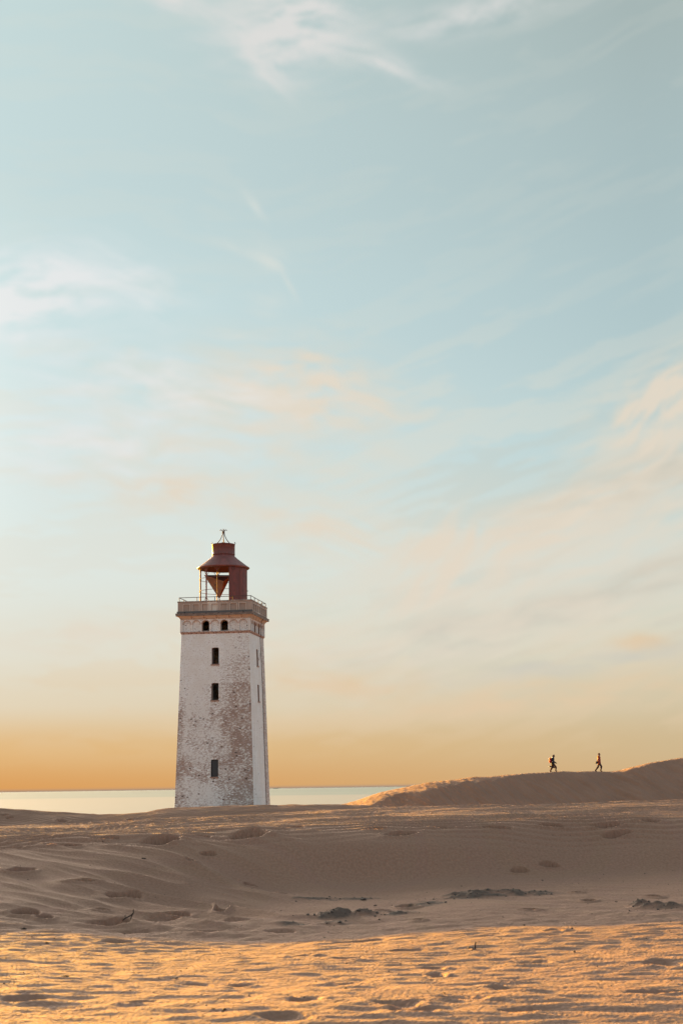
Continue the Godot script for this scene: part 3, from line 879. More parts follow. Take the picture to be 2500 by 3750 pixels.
	for k in 4:
		var cells := []
		for i in 7:
			var c := -2.24 + i * 0.7467
			cells.append(arch_points(c - 0.245, c + 0.245, 13.69, 14.19, 0.004, 2))
		var st := tool()
		face_with(st, k, 13.505, 14.37, par, par, [{"y0": 13.69, "top": 14.21, "cells": cells}])
		# inner side and the walk behind it
		quad(st, on_face(k, -2.74, 13.7, 2.74), on_face(k, 2.74, 13.7, 2.74), on_face(k, 2.74, 14.37, 2.74), on_face(k, -2.74, 14.37, 2.74))
		put("parapet", st, stone, house)
		for i in 7:
			var ps := tool()
			reveal(ps, k, cells[i], par, 0.07)
			back_panel(ps, k, cells[i], par, 0.07)
			var c := -2.24 + i * 0.7467
			var pan := put("panel", ps, stone, house)
			var fr := tool()
			for e in [[-0.295, -0.25], [0.25, 0.295]]:
				face_box(fr, k, c + e[0], c + e[1], 13.66, 14.22, 2.93, 2.985)
			face_box(fr, k, c - 0.25, c + 0.25, 14.195, 14.235, 2.93, 2.983)
			put("frame", fr, rimstone, pan)
	var ws := tool()
	square_ring(ws, [Vector2(2.955, 14.365), Vector2(2.985, 14.37), Vector2(2.985, 14.44), Vector2(2.96, 14.46), Vector2(2.74, 14.465), Vector2(2.72, 14.44), Vector2(2.72, 14.37), Vector2(2.74, 14.365)])
	put("coping", ws, mat(Color.WHITE, 0.95, plaster_texture(9, lin2(0.33, 0.265, 0.22), lin2(0.25, 0.185, 0.155), lin2(0.42, 0.37, 0.32), 0.25)), house)
	var fl := tool()
	quad(fl, on_face(0, -2.75, 13.75, 2.75), on_face(0, 2.75, 13.75, 2.75), on_face(2, -2.75, 13.75, 2.75), on_face(2, 2.75, 13.75, 2.75))
	quad(fl, on_face(0, -2.75, 13.70, 2.75), on_face(0, 2.75, 13.70, 2.75), on_face(2, -2.75, 13.70, 2.75), on_face(2, 2.75, 13.70, 2.75))
	put("gallery_floor", fl, stone, house)
	# railing
	var iron := mat(lin(0.085, 0.045, 0.036), 0.8)
	for k in 4:
		var rs := tool()
		var z := 2.86
		tube(rs, [on_face(k, -2.88, 14.76, z), on_face(k, 2.88, 14.76, z)], 0.026)
		var rail := put("rail", rs, iron, house)
		for s in [-2.86, -1.43, 0.0, 1.43]:
			var ps := tool()
			tube(ps, [on_face(k, s, 14.45, z), on_face(k, s, 14.76, z)], 0.026)
			put("post", ps, iron, rail)
	make_lantern(iron)
	# the lightning conductor down the right-hand face
	var pts := []
	for p in [[1.0, 13.4, 3.10], [1.05, 13.15, 2.95], [1.22, 12.9, 2.84], [1.20, 12.1, 2.84], [1.24, 11.8, 0.03], [1.42, 9.5, 0.03], [1.55, 7.6, 0.03], [1.52, 5.0, 0.03], [1.56, 1.0, 0.03], [1.58, -2.9, 0.03]]:
		pts.append(on_face(1, p[0], p[1], p[2] if p[2] > 1.0 else hw(p[1]) + p[2]))
	var cb := tool()
	tube(cb, pts, 0.022, 5)
	put("lightning_conductor", cb, iron, house)
	var s2 := tool()
	tube(s2, [on_face(1, -0.1, 10.3, hw(10.3) + 0.02), on_face(1, 0.35, 9.95, hw(9.95) + 0.06), on_face(1, 0.75, 10.2, hw(10.2) + 0.05), on_face(1, 0.95, 10.6, hw(10.6) + 0.03)], 0.012, 5)
	put("loose_wire", s2, iron, house)

func lin2(r: float, g: float, b: float) -> Color: return Color(r, g, b)

func rust_texture(s: int, a: Color, b: Color, dark: Color) -> ImageTexture:
	var im := Image.create(384, 256, false, Image.FORMAT_RGB8)
	for j in 256:
		for i in 384:
			var n := fbm(noise_a, i * 0.9 + s * 90.0, j * 0.12, 4)      # runs down the sheet
			var n2 := fbm(noise_b, i * 1.1, j * 1.1 + s * 40.0, 4)
			var c := a.lerp(b, clampf(0.5 + n * 1.2 + n2 * 0.7, 0, 1))
			c = c.lerp(dark, 0.7 * smoothstep(0.05, 0.6, n2 * 0.5 - n * 1.0))
			im.set_pixel(i, j, c.linear_to_srgb())
	return ImageTexture.create_from_image(im)

func make_lantern(iron: Material):
	var red := mat(Color.WHITE, 0.62, rust_texture(1, Color(0.20, 0.050, 0.042), Color(0.135, 0.042, 0.036), Color(0.072, 0.030, 0.027)))
	red.uv1_scale = Vector3(0.25, 0.25, 1)
	red.texture_repeat = true
	var roof_red := mat(Color.WHITE, 0.55, rust_texture(2, Color(0.225, 0.068, 0.058), Color(0.165, 0.050, 0.043), Color(0.12, 0.042, 0.036)))
	roof_red.uv1_scale = Vector3(0.22, 0.3, 1)
	var under := mat(lin(0.10, 0.040, 0.034), 0.8)
	var post_red := mat(lin(0.20, 0.075, 0.060), 0.7)
	var t0 := deg_to_rad(LANTERN_TURN)
	var centre := Transform3D(Basis(), Vector3(0.02, -TOWER_LOW, 0))
	# the closed sheet on the landward side
	var ds := tool(true)
	lathe(ds, [Vector2(1.9, 13.76), Vector2(1.9, 15.6), Vector2(1.9, 17.36)], 40, t0 + deg_to_rad(13.5), t0 + deg_to_rad(166.0), 1.9)
	lathe(ds, [Vector2(1.885, 17.36), Vector2(1.885, 13.76)], 40, t0 + deg_to_rad(13.5), t0 + deg_to_rad(166.0), 1.9)
	ds.generate_normals()
	var drum := put_mesh("lantern_wall", moved(ds.commit(), centre), red, house)
	for a in [13.5, 44.0, 75.0, 105.0, 136.0]:
		var es := tool()
		var along := lan(a, 1.905, 0)
		tube(es, [lan(a, 1.905, 13.76), lan(a, 1.905, 17.35)], 0.028, 6)
		put("seam", es, post_red if a > 20 else iron, drum)
	var bs := tool()
	tube(bs, [lan(84.0, 1.9, 15.52), lan(84.0, 1.99, 15.52)], 0.03, 6)
	put("bolt", bs, iron, drum)
	var hs := tool()
	var eye := []
	for i in 13: eye.append(lan(24.0 + cos(TAU * i / 12) * 4.6, 1.92, 17.15 + sin(TAU * i / 12) * 0.13))
	tube(hs, eye, 0.02, 5)
	put("vent_ring", hs, under, drum)
	# roof
	var rs := tool(true)
	var prof := [Vector2(1.98, 17.30), Vector2(2.06, 17.325), Vector2(2.10, 17.37), Vector2(2.09, 17.41), Vector2(2.03, 17.45), Vector2(1.98, 17.47), Vector2(1.6, 17.77), Vector2(1.2, 18.08), Vector2(0.95, 18.30), Vector2(0.84, 18.50)]
	lathe(rs, prof, 64, 0, TAU, 1.2)
	rs.generate_normals()
	var roof := put_mesh("lantern_roof", moved(rs.commit(), centre), roof_red, house)
	var us := tool(true)
	lathe(us, [Vector2(1.98, 17.295), Vector2(1.80, 17.30), Vector2(1.78, 17.42), Vector2(0.5, 18.3), Vector2(0.01, 18.3)], 48)
	us.generate_normals()
	put_mesh("ceiling", moved(us.commit(), centre), under, roof)
	for i in 24:
		var ns := tool()
		tube(ns, [lan(i * 15.0, 1.965, 17.462), lan(i * 15.0, 1.965, 17.50)], 0.02, 5)
		put("rivet", ns, under, roof)
	var caps := tool(true)
	lathe(caps, [Vector2(0.80, 18.44), Vector2(0.93, 18.45), Vector2(0.945, 18.47), Vector2(0.92, 18.50), Vector2(0.92, 19.27), Vector2(0.94, 19.28), Vector2(0.94, 19.325), Vector2(0.91, 19.335), Vector2(0.88, 19.30), Vector2(0.01, 19.31)], 48, 0, TAU, 1.4)
	caps.generate_normals()
	put_mesh("roof_vent", moved(caps.commit(), centre), mat(Color.WHITE, 0.6, rust_texture(3, Color(0.21, 0.060, 0.048), Color(0.13, 0.045, 0.038), Color(0.07, 0.032, 0.03))), house)
	# wrought finial: four scrolled legs, a short spider and a rod
	var leg := [Vector2(0.87, 19.51), Vector2(0.925, 19.49), Vector2(0.955, 19.42), Vector2(0.90, 19.35), Vector2(0.78, 19.325), Vector2(0.58, 19.37), Vector2(0.42, 19.51), Vector2(0.25, 19.73), Vector2(0.14, 19.97), Vector2(0.083, 20.15), Vector2(0.062, 20.30), Vector2(0.075, 20.42), Vector2(0.13, 20.50), Vector2(0.20, 20.52), Vector2(0.29, 20.47)]
	var fin := tool()
	tube(fin, [lan(0, 0, 19.3), lan(0, 0, 20.36)], 0.03)
	var top := put("finial", fin, iron, house)
	for a in [-90.0, 90.0, 2.0, 182.0]:
		var ss := tool()
		var pts := []
		for p in leg: pts.append(lan(a, p.x, p.y))
		tube(ss, pts, 0.03)
		put("scroll", ss, iron, top)
	for a in [-60.0, 60.0, 120.0, -120.0]:
		var ss := tool()
		tube(ss, [lan(a, 0.45, 19.31), lan(a, 0.24, 19.42), lan(a, 0.06, 19.49)], 0.026)
		put("brace", ss, iron, top)
	var cl := tool()
	lathe(cl, [Vector2(0.06, 20.22), Vector2(0.10, 20.24), Vector2(0.10, 20.34), Vector2(0.06, 20.36)], 10)
	cl.generate_normals()
	put_mesh("collar", moved(cl.commit(), centre), iron, top)
	for a in [-15.0, 20.0]:
		var ss := tool()
		tube(ss, [lan(a * 3, 0.02, 20.34), lan(a * 4, 0.06, 20.62)], 0.009, 4)
		put("spike", ss, iron, top)
	# open side: posts, their forked heads and feet
	for a in [-15.5, -46.0, -74.0, -104.0, -134.0, -164.0]:
		var thin: bool = a == -15.5
		var ps := tool()
		tube(ps, [lan(a, 1.9, 13.76), lan(a, 1.9, 17.36)], 0.018 if thin else (0.062 if a == -74.0 else 0.045), 6)
		var post := put("lantern_post", ps, post_red, house)
		for e in [-1.0, 1.0]:
			var ss := tool()
			tube(ss, [lan(a, 1.9, 17.03), lan(a + e * 4.5, 1.9, 17.14), lan(a + e * 9.0, 1.9, 17.36)], 0.02, 5)
			put("fork", ss, post_red, post)
			if a != -15.5 and a != -74.0:
				var s2 := tool()
				tube(s2, [lan(a, 1.9, 14.95), lan(a + e * 8.0, 1.9, 14.62), lan(a + e * 15.0, 1.9, 13.78)], 0.018, 5)
				put("foot_brace", s2, post_red, post)
	for y in [16.47, 15.5]:
		var ss := tool()
		var pts := []
		for i in 37: pts.append(lan(13.5 - i * 5.75, 1.93, y))
		tube(ss, pts, 0.02, 5)
		put("hoop", ss, post_red, house)
	# three-sided mirror body hung in the open lantern
	var copper := mat(Color.WHITE, 0.5, plaster_texture(12, Color(0.25, 0.120, 0.072), Color(0.19, 0.090, 0.055), Color(0.14, 0.066, 0.045), 0.22))
	var t := Transform3D(Basis(Vector3.UP, t0), Vector3(0.02, -TOWER_LOW, 0))
	var a_ := t * Vector3(-1.55, 16.9, -0.35)
	var b_ := t * Vector3(0.66, 16.9, -0.45)
	var c_ := t * Vector3(0.02, 16.22, 0.95)
	var d_ := t * Vector3(-0.33, 14.88, 0.1)
	var facets := [[a_, b_, c_], [a_, c_, d_], [c_, b_, d_], [a_, d_, b_]]
	var prism: MeshInstance3D
	for i in 4:
		var fs := tool()
		var f = facets[i]
		tri(fs, f[0], f[1], f[2], Vector2(0, 0), Vector2(1, 0), Vector2(0.4, 1))
		if i == 0:
			prism = put("mirror_body", fs, under, house)  # upper facet darker: the shade under the roof put into its colour
		else:
			put("facet", fs, copper, prism)
	var pin := tool()
	tube(pin, [t * Vector3(-0.33, 13.76, 0.1), t * Vector3(-0.33, 14.9, 0.1)], 0.05)
	put("pin", pin, iron, prism)
	var hang := tool()
	for x in [-0.45, -0.36]:
		tube(hang, [t * Vector3(x, 16.85, -0.4), t * Vector3(x, 17.5, -0.4)], 0.022, 5)
	put("hanger", hang, mat(lin(0.3, 0.24, 0.12), 0.6), prism)

func moved(mesh: ArrayMesh, t: Transform3D) -> ArrayMesh:
	var st := SurfaceTool.new()
	st.append_from(mesh, 0, t)
	return st.commit()

# ---------------------------------------------------------------- people
# A skin over tapered bones: bones are [from, to, radius, radius]; joined with a smooth minimum and meshed as surface nets.
func skin(st: SurfaceTool, bones: Array, cell: float, k: float):
	var lo := Vector3(1e9, 1e9, 1e9)
	var hi := -lo
	for b in bones:
		var r: float = maxf(b[2], b[3]) + k
		for p in [b[0], b[1]]:
			lo = lo.min(p - Vector3(r, r, r))
			hi = hi.max(p + Vector3(r, r, r))
	lo -= Vector3(cell, cell, cell)
	var n := Vector3i(((hi - lo) / cell).ceil()) + Vector3i(2, 2, 2)
	var f := PackedFloat32Array()
	f.resize(n.x * n.y * n.z)
	f.fill(9.0)
	for b in bones:
		var a: Vector3 = b[0]
		var ba: Vector3 = b[1] - a
		var bb := maxf(ba.length_squared(), 1e-9)
		var r: float = maxf(b[2], b[3]) + k + cell * 2.0
		var l := a.min(b[1]) - Vector3(r, r, r)
		var h := a.max(b[1]) + Vector3(r, r, r)
		var i0 := Vector3i(((l - lo) / cell).floor()).clamp(Vector3i.ZERO, n - Vector3i.ONE)
		var i1 := Vector3i(((h - lo) / cell).ceil()).clamp(Vector3i.ZERO, n - Vector3i.ONE)
		for z in range(i0.z, i1.z + 1):
			for y in range(i0.y, i1.y + 1):
				for x in range(i0.x, i1.x + 1):
					var pa := lo + Vector3(x, y, z) * cell - a
					var t := clampf(pa.dot(ba) / bb, 0.0, 1.0)
					var d: float = (pa - ba * t).length() - lerpf(b[2], b[3], t)
					var at := (z * n.y + y) * n.x + x
					var o := f[at]
					var hh := clampf(0.5 + 0.5 * (o - d) / k, 0.0, 1.0)
					f[at] = lerpf(o, d, hh) - k * hh * (1.0 - hh)
	var vert := {}
	var sx := 1
	var sy := n.x
	var sz := n.x * n.y
	for z in n.z - 1:
		for y in n.y - 1:
			for x in n.x - 1:
				var at := z * sz + y * sy + x
				var c := [f[at], f[at + 1], f[at + sy], f[at + sy + 1], f[at + sz], f[at + sz + 1], f[at + sz + sy], f[at + sz + sy + 1]]
				var neg := 0
				for v in c: if v < 0.0: neg += 1
				if neg == 0 or neg == 8: continue
				var sum := Vector3.ZERO
				var m := 0
				for e in [[0, 1], [2, 3], [4, 5], [6, 7], [0, 2], [1, 3], [4, 6], [5, 7], [0, 4], [1, 5], [2, 6], [3, 7]]:
					var va: float = c[e[0]]
					var vb: float = c[e[1]]
					if (va < 0.0) == (vb < 0.0): continue
					var t := va / (va - vb)
					var pa := Vector3(e[0] & 1, (e[0] >> 1) & 1, e[0] >> 2)
					var pb := Vector3(e[1] & 1, (e[1] >> 1) & 1, e[1] >> 2)
					sum += pa.lerp(pb, t)
					m += 1
				vert[at] = lo + (Vector3(x, y, z) + sum / m) * cell
	for at in vert:
		var inside := f[at] < 0.0
		for e in [[sx, sy, sz], [sy, sz, sx], [sz, sx, sy]]:
			if (f[at + e[0]] < 0.0) == inside: continue
			var q := [at, at - e[1], at - e[1] - e[2], at - e[2]]
			if not (vert.has(q[1]) and vert.has(q[2]) and vert.has(q[3])): continue
			if inside: quad(st, vert[q[0]], vert[q[3]], vert[q[2]], vert[q[1]])
			else: quad(st, vert[q[0]], vert[q[1]], vert[q[2]], vert[q[3]])

func hand_bones(wrist: Vector3, dir: Vector3, curl: Vector3, side: Vector3) -> Array:
	var out := []
	var palm := wrist + dir * 0.085
	out.append([wrist, palm, 0.026, 0.034])
	for i in 4:
		var o := side * (0.030 - 0.020 * i)
		var l: float = [0.040, 0.045, 0.042, 0.033][i]
		var p0 := palm + o
		var p1 := p0 + (dir + curl * 0.35).normalized() * l
		var p2 := p1 + (dir * 0.6 + curl).normalized() * l * 0.7
		out.append([palm * 0.4 + wrist * 0.6 + o * 0.5, p0, 0.014, 0.0105])
		out.append([p0, p1, 0.0105, 0.0095])
		out.append([p1, p2, 0.0095, 0.008])
	var t0 := wrist + dir * 0.03 + side * 0.03
	var t1 := t0 + (dir * 0.6 + side * 0.7 + curl * 0.2).normalized() * 0.045
	out.append([t0, t1, 0.013, 0.0105])
	out.append([t1, t1 + (dir + curl * 0.3).normalized() * 0.032, 0.0105, 0.009])
	return out

func head_bones(c: Vector3, face: Vector3) -> Array:   # c is the middle of the head
	var up := Vector3.UP
	var side := face.cross(up)
	return [
		[c + up * 0.035 - face * 0.02, c + up * 0.02 + face * 0.03, 0.090, 0.080], [c - up * 0.05 + face * 0.03, c - up * 0.085 + face * 0.045, 0.062, 0.042],
		[c + up * 0.015 + face * 0.098, c - up * 0.02 + face * 0.122, 0.011, 0.015],
		[c - up * 0.055 + face * 0.096 - side * 0.02, c - up * 0.055 + face * 0.096 + side * 0.02, 0.010, 0.010],
		[c + side * 0.083 - up * 0.01, c + side * 0.088 + up * 0.03, 0.013, 0.016], [c - side * 0.083 - up * 0.01, c - side * 0.088 + up * 0.03, 0.013, 0.016],
		[c + up * 0.03 + face * 0.085 + side * 0.032, c + up * 0.03 + face * 0.085 + side * 0.034, 0.014, 0.014], [c + up * 0.03 + face * 0.085 - side * 0.032, c + up * 0.03 + face * 0.085 - side * 0.034, 0.014, 0.014]]

func grown(bones: Array, by: float) -> Array:
	var out := []
	for b in bones: out.append([b[0], b[1], b[2] + by, b[3] + by])
	return out

func blob(called: String, bones: Array, cell: float, k: float, m: Material, parent: Node = null) -> MeshInstance3D:
	var st := tool(true)
	skin(st, bones, cell, k)
	st.index()
	return put(called, st, m, parent)

func make_person(p: Dictionary, at: Vector3, label: String) -> Node3D:
	# p gives the joints in metres, x forward, y up, z to the side the viewer sees
	var root := base("person", at)
	tag(root, label, "person", "walkers on the far dune")
	var hip: Vector3 = p.hip
	var chest: Vector3 = p.chest
	var neck: Vector3 = p.neck
	var z := Vector3(0, 0, 1)
	var trunk := [[hip - z * 0.075, hip + z * 0.075, 0.112, 0.112], [hip, (hip + chest) / 2, 0.12, 0.115], [(hip + chest) / 2 - z * 0.06, chest - z * 0.085 - Vector3(0, 0.04, 0), 0.10, 0.115], [(hip + chest) / 2 + z * 0.06, chest + z * 0.085 - Vector3(0, 0.04, 0), 0.10, 0.115], [chest - z * 0.16, chest + z * 0.16, 0.07, 0.07]]
	var throat := [[chest + Vector3(0, 0.02, 0), neck, 0.062, 0.055], [neck, p.head - Vector3(0, 0.05, 0), 0.055, 0.052]]
	var legs := []
	var arms := []
	var shins := []
	for s in [0, 1]:
		var e := (1.0 if s == 0 else -1.0)
		legs.append([hip + z * 0.09 * e, p.knee[s], 0.088, 0.060])
		shins.append([p.knee[s], p.knee[s].lerp(p.ankle[s], 0.3), 0.058, 0.056])
		shins.append([p.knee[s].lerp(p.ankle[s], 0.3), p.ankle[s], 0.056, 0.040])
		arms.append([chest + z * 0.175 * e, p.elbow[s], 0.056, 0.044])
		arms.append([p.elbow[s], p.wrist[s], 0.044, 0.031])
	var st := tool(true)
	skin(st, trunk + throat + legs + shins + arms, 0.022, 0.05)
	skin(st, head_bones(p.head, p.face), 0.012, 0.022)
	for s in 2:
		var dir: Vector3 = (p.wrist[s] - p.elbow[s]).normalized()
		skin(st, hand_bones(p.wrist[s], dir, Vector3(dir.y, -dir.x, 0) * -1.0, z * (1.0 if s == 0 else -1.0)), 0.0075, 0.008)
	st.index()
	put("body", st, mat(lin(0.24, 0.13, 0.09), 0.6), root)
	var hem: Vector3 = hip - Vector3(0.0, 0.06, 0)
	var coat := grown(trunk, 0.042) + grown(arms, 0.034) + [[hem - z * 0.075, hem + z * 0.075, 0.135, 0.135]]
	blob("jacket", coat, 0.022, 0.05, p.jacket, root)
	blob("trousers", grown(legs, 0.028) + grown(shins, 0.028) + [[hip - z * 0.07 - Vector3(0, 0.02, 0), hip + z * 0.07 - Vector3(0, 0.02, 0), 0.125, 0.125]], 0.022, 0.04, p.trousers, root)
	for s in 2:
		var an: Vector3 = p.ankle[s]
		var toe: Vector3 = p.toe[s]
		blob("shoe", [[an, an.lerp(toe, 0.15) - Vector3(0, 0.045, 0), 0.052, 0.046], [an.lerp(toe, 0.1) - Vector3(0.03, 0.045, 0), toe, 0.045, 0.036]], 0.016, 0.03, p.shoes, root)
	return root

func make_people():
	var navy := mat(lin(0.016, 0.020, 0.030), 0.85)
	var maroon := mat(lin(0.060, 0.022, 0.020), 0.9)
	var plum := mat(lin(0.048, 0.018, 0.020), 0.9)
	var red := mat(lin(0.24, 0.030, 0.026), 0.8)
	var bright := mat(lin(0.42, 0.024, 0.016), 0.75)
	var black := mat(lin(0.014, 0.013, 0.014), 0.6)
	var pale := mat(lin(0.62, 0.66, 0.66), 0.9)
	var shoe := mat(lin(0.03, 0.018, 0.016), 0.85)
	var hair := mat(lin(0.035, 0.018, 0.013), 0.8)
	# the walker with the backpack
	var x1 := 21.0
	var foot1 := Vector3(x1, far_height(x1) + EYE, -160.0)
	var p := {
		"hip": Vector3(0.045, 0.84, 0), "chest": Vector3(0.06, 1.33, 0), "neck": Vector3(0.105, 1.43, 0), "head": Vector3(0.165, 1.575, 0), "face": Vector3(0.93, -0.36, 0.05).normalized(),
		"knee": [Vector3(0.33, 0.46, 0.10), Vector3(-0.03, 0.42, -0.10)], "ankle": [Vector3(0.305, 0.13, 0.10), Vector3(-0.22, 0.08, -0.10)], "toe": [Vector3(0.44, 0.055, 0.11), Vector3(-0.09, 0.01, -0.11)],
		"elbow": [Vector3(0.09, 1.02, 0.27), Vector3(0.03, 1.03, -0.27)], "wrist": [Vector3(0.32, 0.88, 0.24), Vector3(0.10, 0.76, -0.26)],
		"jacket": navy, "trousers": maroon, "shoes": shoe}
	var a := make_person(p, foot1, "walker in dark navy jacket with pale hood, red pack on the back")
	blob("hood", [[Vector3(-0.02, 1.44, -0.10), Vector3(-0.02, 1.44, 0.10), 0.058, 0.058], [Vector3(-0.02, 1.44, 0.10), Vector3(0.13, 1.35, 0.08), 0.055, 0.035], [Vector3(-0.02, 1.44, -0.10), Vector3(0.13, 1.35, -0.08), 0.055, 0.035]], 0.016, 0.03, pale, a)
	blob("hair", [[Vector3(0.11, 1.60, 0), Vector3(0.19, 1.645, 0), 0.088, 0.076], [Vector3(0.10, 1.55, 0), Vector3(0.12, 1.50, 0), 0.075, 0.05]], 0.014, 0.03, hair, a)
	for s in [-1.0, 1.0]:
		var ss := tool()
		tube(ss, [Vector3(-0.07, 1.36, s * 0.12), Vector3(0.02, 1.435, s * 0.15), Vector3(0.13, 1.38, s * 0.17), Vector3(0.165, 1.24, s * 0.16), Vector3(0.09, 1.06, s * 0.19), Vector3(-0.05, 1.0, s * 0.17)], 0.016, 5)
		put("strap", ss, pale if s > 0 else black, a)
	var bag := base("backpack", foot1)
	tag(bag, "bright red backpack on the shoulders of the navy-jacketed walker", "backpack")
	blob("pack", [[Vector3(-0.19, 1.31, -0.09), Vector3(-0.19, 1.31, 0.09), 0.085, 0.085], [Vector3(-0.205, 1.0, -0.10), Vector3(-0.205, 1.0, 0.10), 0.105, 0.105], [Vector3(-0.20, 1.3, 0.05), Vector3(-0.2, 1.0, 0.05), 0.10, 0.12], [Vector3(-0.20, 1.3, -0.05), Vector3(-0.2, 1.0, -0.05), 0.10, 0.12]], 0.018, 0.04, bright, bag)
	blob("pocket", [[Vector3(-0.29, 1.02, -0.07), Vector3(-0.29, 1.02, 0.07), 0.05, 0.05], [Vector3(-0.29, 1.02, 0), Vector3(-0.28, 1.15, 0), 0.06, 0.05]], 0.016, 0.03, mat(lin(0.34, 0.02, 0.014), 0.75), bag)
	var grip := tool()
	tube(grip, [Vector3(-0.17, 1.385, -0.04), Vector3(-0.17, 1.43, 0), Vector3(-0.17, 1.385, 0.04)], 0.010, 5)
	put("handle", grip, black, bag)
	var cam := base("camera", foot1)
	tag(cam, "black camera with long lens carried low by the navy-jacketed walker", "camera")
	var cs := tool()
	box(cs, Transform3D(Basis(Vector3(0, 0, 1), 0.35), Vector3(0.12, 0.60, -0.30)), Vector3(0.15, 0.13, 0.10))
	box(cs, Transform3D(Basis(Vector3(0, 0, 1), 0.35), Vector3(0.10, 0.68, -0.30)), Vector3(0.07, 0.05, 0.07))
	put("camera_body", cs, black, cam)
	var ls := tool()
	tube(ls, [Vector3(0.06, 0.58, -0.30), Vector3(-0.08, 0.555, -0.30), Vector3(-0.10, 0.552, -0.30), Vector3(-0.20, 0.535, -0.30), Vector3(-0.29, 0.52, -0.30)], [0.045, 0.048, 0.055, 0.062, 0.066], 12)
	put("lens", ls, black, cam)
	blob("pouch", [[Vector3(0.12, 0.47, -0.28), Vector3(0.20, 0.42, -0.26), 0.085, 0.075], [Vector3(0.06, 0.50, -0.28), Vector3(0.12, 0.47, -0.28), 0.06, 0.085]], 0.018, 0.03, black, cam)
	# the walker in red, ahead
	var x2 := 25.62
	var foot2 := Vector3(x2, far_height(x2) + EYE - 0.02, -160.0)
	var q := {
		"hip": Vector3(0.125, 0.86, 0), "chest": Vector3(0.11, 1.43, 0), "neck": Vector3(0.125, 1.54, 0), "head": Vector3(0.165, 1.70, 0), "face": Vector3(0.99, -0.08, 0.06).normalized(),
		"knee": [Vector3(0.32, 0.50, 0.10), Vector3(0.0, 0.45, -0.10)], "ankle": [Vector3(0.235, 0.11, 0.10), Vector3(-0.27, 0.11, -0.10)], "toe": [Vector3(0.38, 0.03, 0.11), Vector3(-0.14, 0.035, -0.11)],
		"elbow": [Vector3(0.02, 1.13, 0.27), Vector3(0.06, 1.13, -0.27)], "wrist": [Vector3(0.09, 0.88, 0.27), Vector3(0.20, 0.95, -0.24)],
		"jacket": red, "trousers": plum, "shoes": shoe}
	var b := make_person(q, foot2, "walker in red hooded jacket and cap with dark trousers, ahead on the dune")
	blob("collar", [[Vector3(0.05, 1.53, -0.09), Vector3(0.05, 1.53, 0.09), 0.07, 0.07], [Vector3(0.05, 1.53, 0.09), Vector3(0.17, 1.52, 0.05), 0.06, 0.05], [Vector3(0.05, 1.53, -0.09), Vector3(0.17, 1.52, -0.05), 0.06, 0.05]], 0.016, 0.04, red, b)
	blob("cap", [[Vector3(0.13, 1.745, 0), Vector3(0.18, 1.755, 0), 0.098, 0.085], [Vector3(0.14, 1.80, 0), Vector3(0.15, 1.83, 0), 0.07, 0.045]], 0.014, 0.03, mat(lin(0.17, 0.035, 0.028), 0.9), b)
	var wb := base("shoulder_bag", foot2)
	tag(wb, "round black bag hanging at the hip behind the red-jacketed walker", "bag")
	blob("pouch", [[Vector3(-0.12, 0.93, 0.20), Vector3(-0.20, 0.88, 0.20), 0.115, 0.105], [Vector3(-0.10, 0.86, 0.20), Vector3(-0.18, 0.82, 0.20), 0.08, 0.07]], 0.018, 0.04, black, wb)
	blob("buckle", [[Vector3(-0.235, 0.86, 0.295), Vector3(-0.225, 0.83, 0.297), 0.022, 0.022]], 0.01, 0.01, mat(lin(0.6, 0.6, 0.58), 0.4), wb)
	var ss := tool()
	tube(ss, [Vector3(-0.12, 1.02, 0.22), Vector3(0.0, 1.3, 0.24), Vector3(0.08, 1.51, 0.15), Vector3(0.22, 1.42, 0.0), Vector3(0.25, 1.2, -0.12), Vector3(0.10, 1.0, -0.2)], 0.018, 5)
	put("strap", ss, black, wb)

func far_height(x: float) -> float: return height(x, -160.0)

# ---------------------------------------------------------------- small things
func make_ship():
	var s := base("cargo_ship", Vector3(-3252.0, EYE - 60.0, -75000.0))
	tag(s, "tiny dark cargo ship on the sea horizon right of the lighthouse", "ship")
	var steel := mat(lin(0.05, 0.05, 0.055), 0.7)
	var hs := tool()
	var outline := [Vector2(-150, 0), Vector2(-162, 26), Vector2(-120, 21), Vector2(110, 21), Vector2(112, 24), Vector2(140, 24), Vector2(134, 0)]
	for i in outline.size():
		var a: Vector2 = outline[i]
		var b: Vector2 = outline[(i + 1) % outline.size()]
		quad(hs, Vector3(a.x, a.y, -20), Vector3(b.x, b.y, -20), Vector3(b.x, b.y, 20), Vector3(a.x, a.y, 20))
	for z in [-20.0, 20.0]:
		for i in range(1, outline.size() - 1):
			tri(hs, Vector3(outline[0].x, outline[0].y, z), Vector3(outline[i].x, outline[i].y, z), Vector3(outline[i + 1].x, outline[i + 1].y, z))
	put("hull", hs, steel, s)
	var bs := tool()
	box(bs, Transform3D(Basis(), Vector3(118, 36, 0)), Vector3(24, 24, 34))
	box(bs, Transform3D(Basis(), Vector3(116, 50, 0)), Vector3(18, 5, 40))
	put("bridge", bs, mat(lin(0.22, 0.22, 0.22), 0.7), s)
	var fs := tool()
	tube(fs, [Vector3(130, 45, 0), Vector3(130, 66, 0)], 5.0, 8)
	put("funnel", fs, steel, s)
	var ms := tool()
	tube(ms, [Vector3(112, 52, 0), Vector3(112, 80, 0)], 1.5, 6)
	put("mast", ms, steel, s)

func ground_point(x: float, d: float) -> Vector3: return Vector3(x, height(x, -d) + EYE, -d)

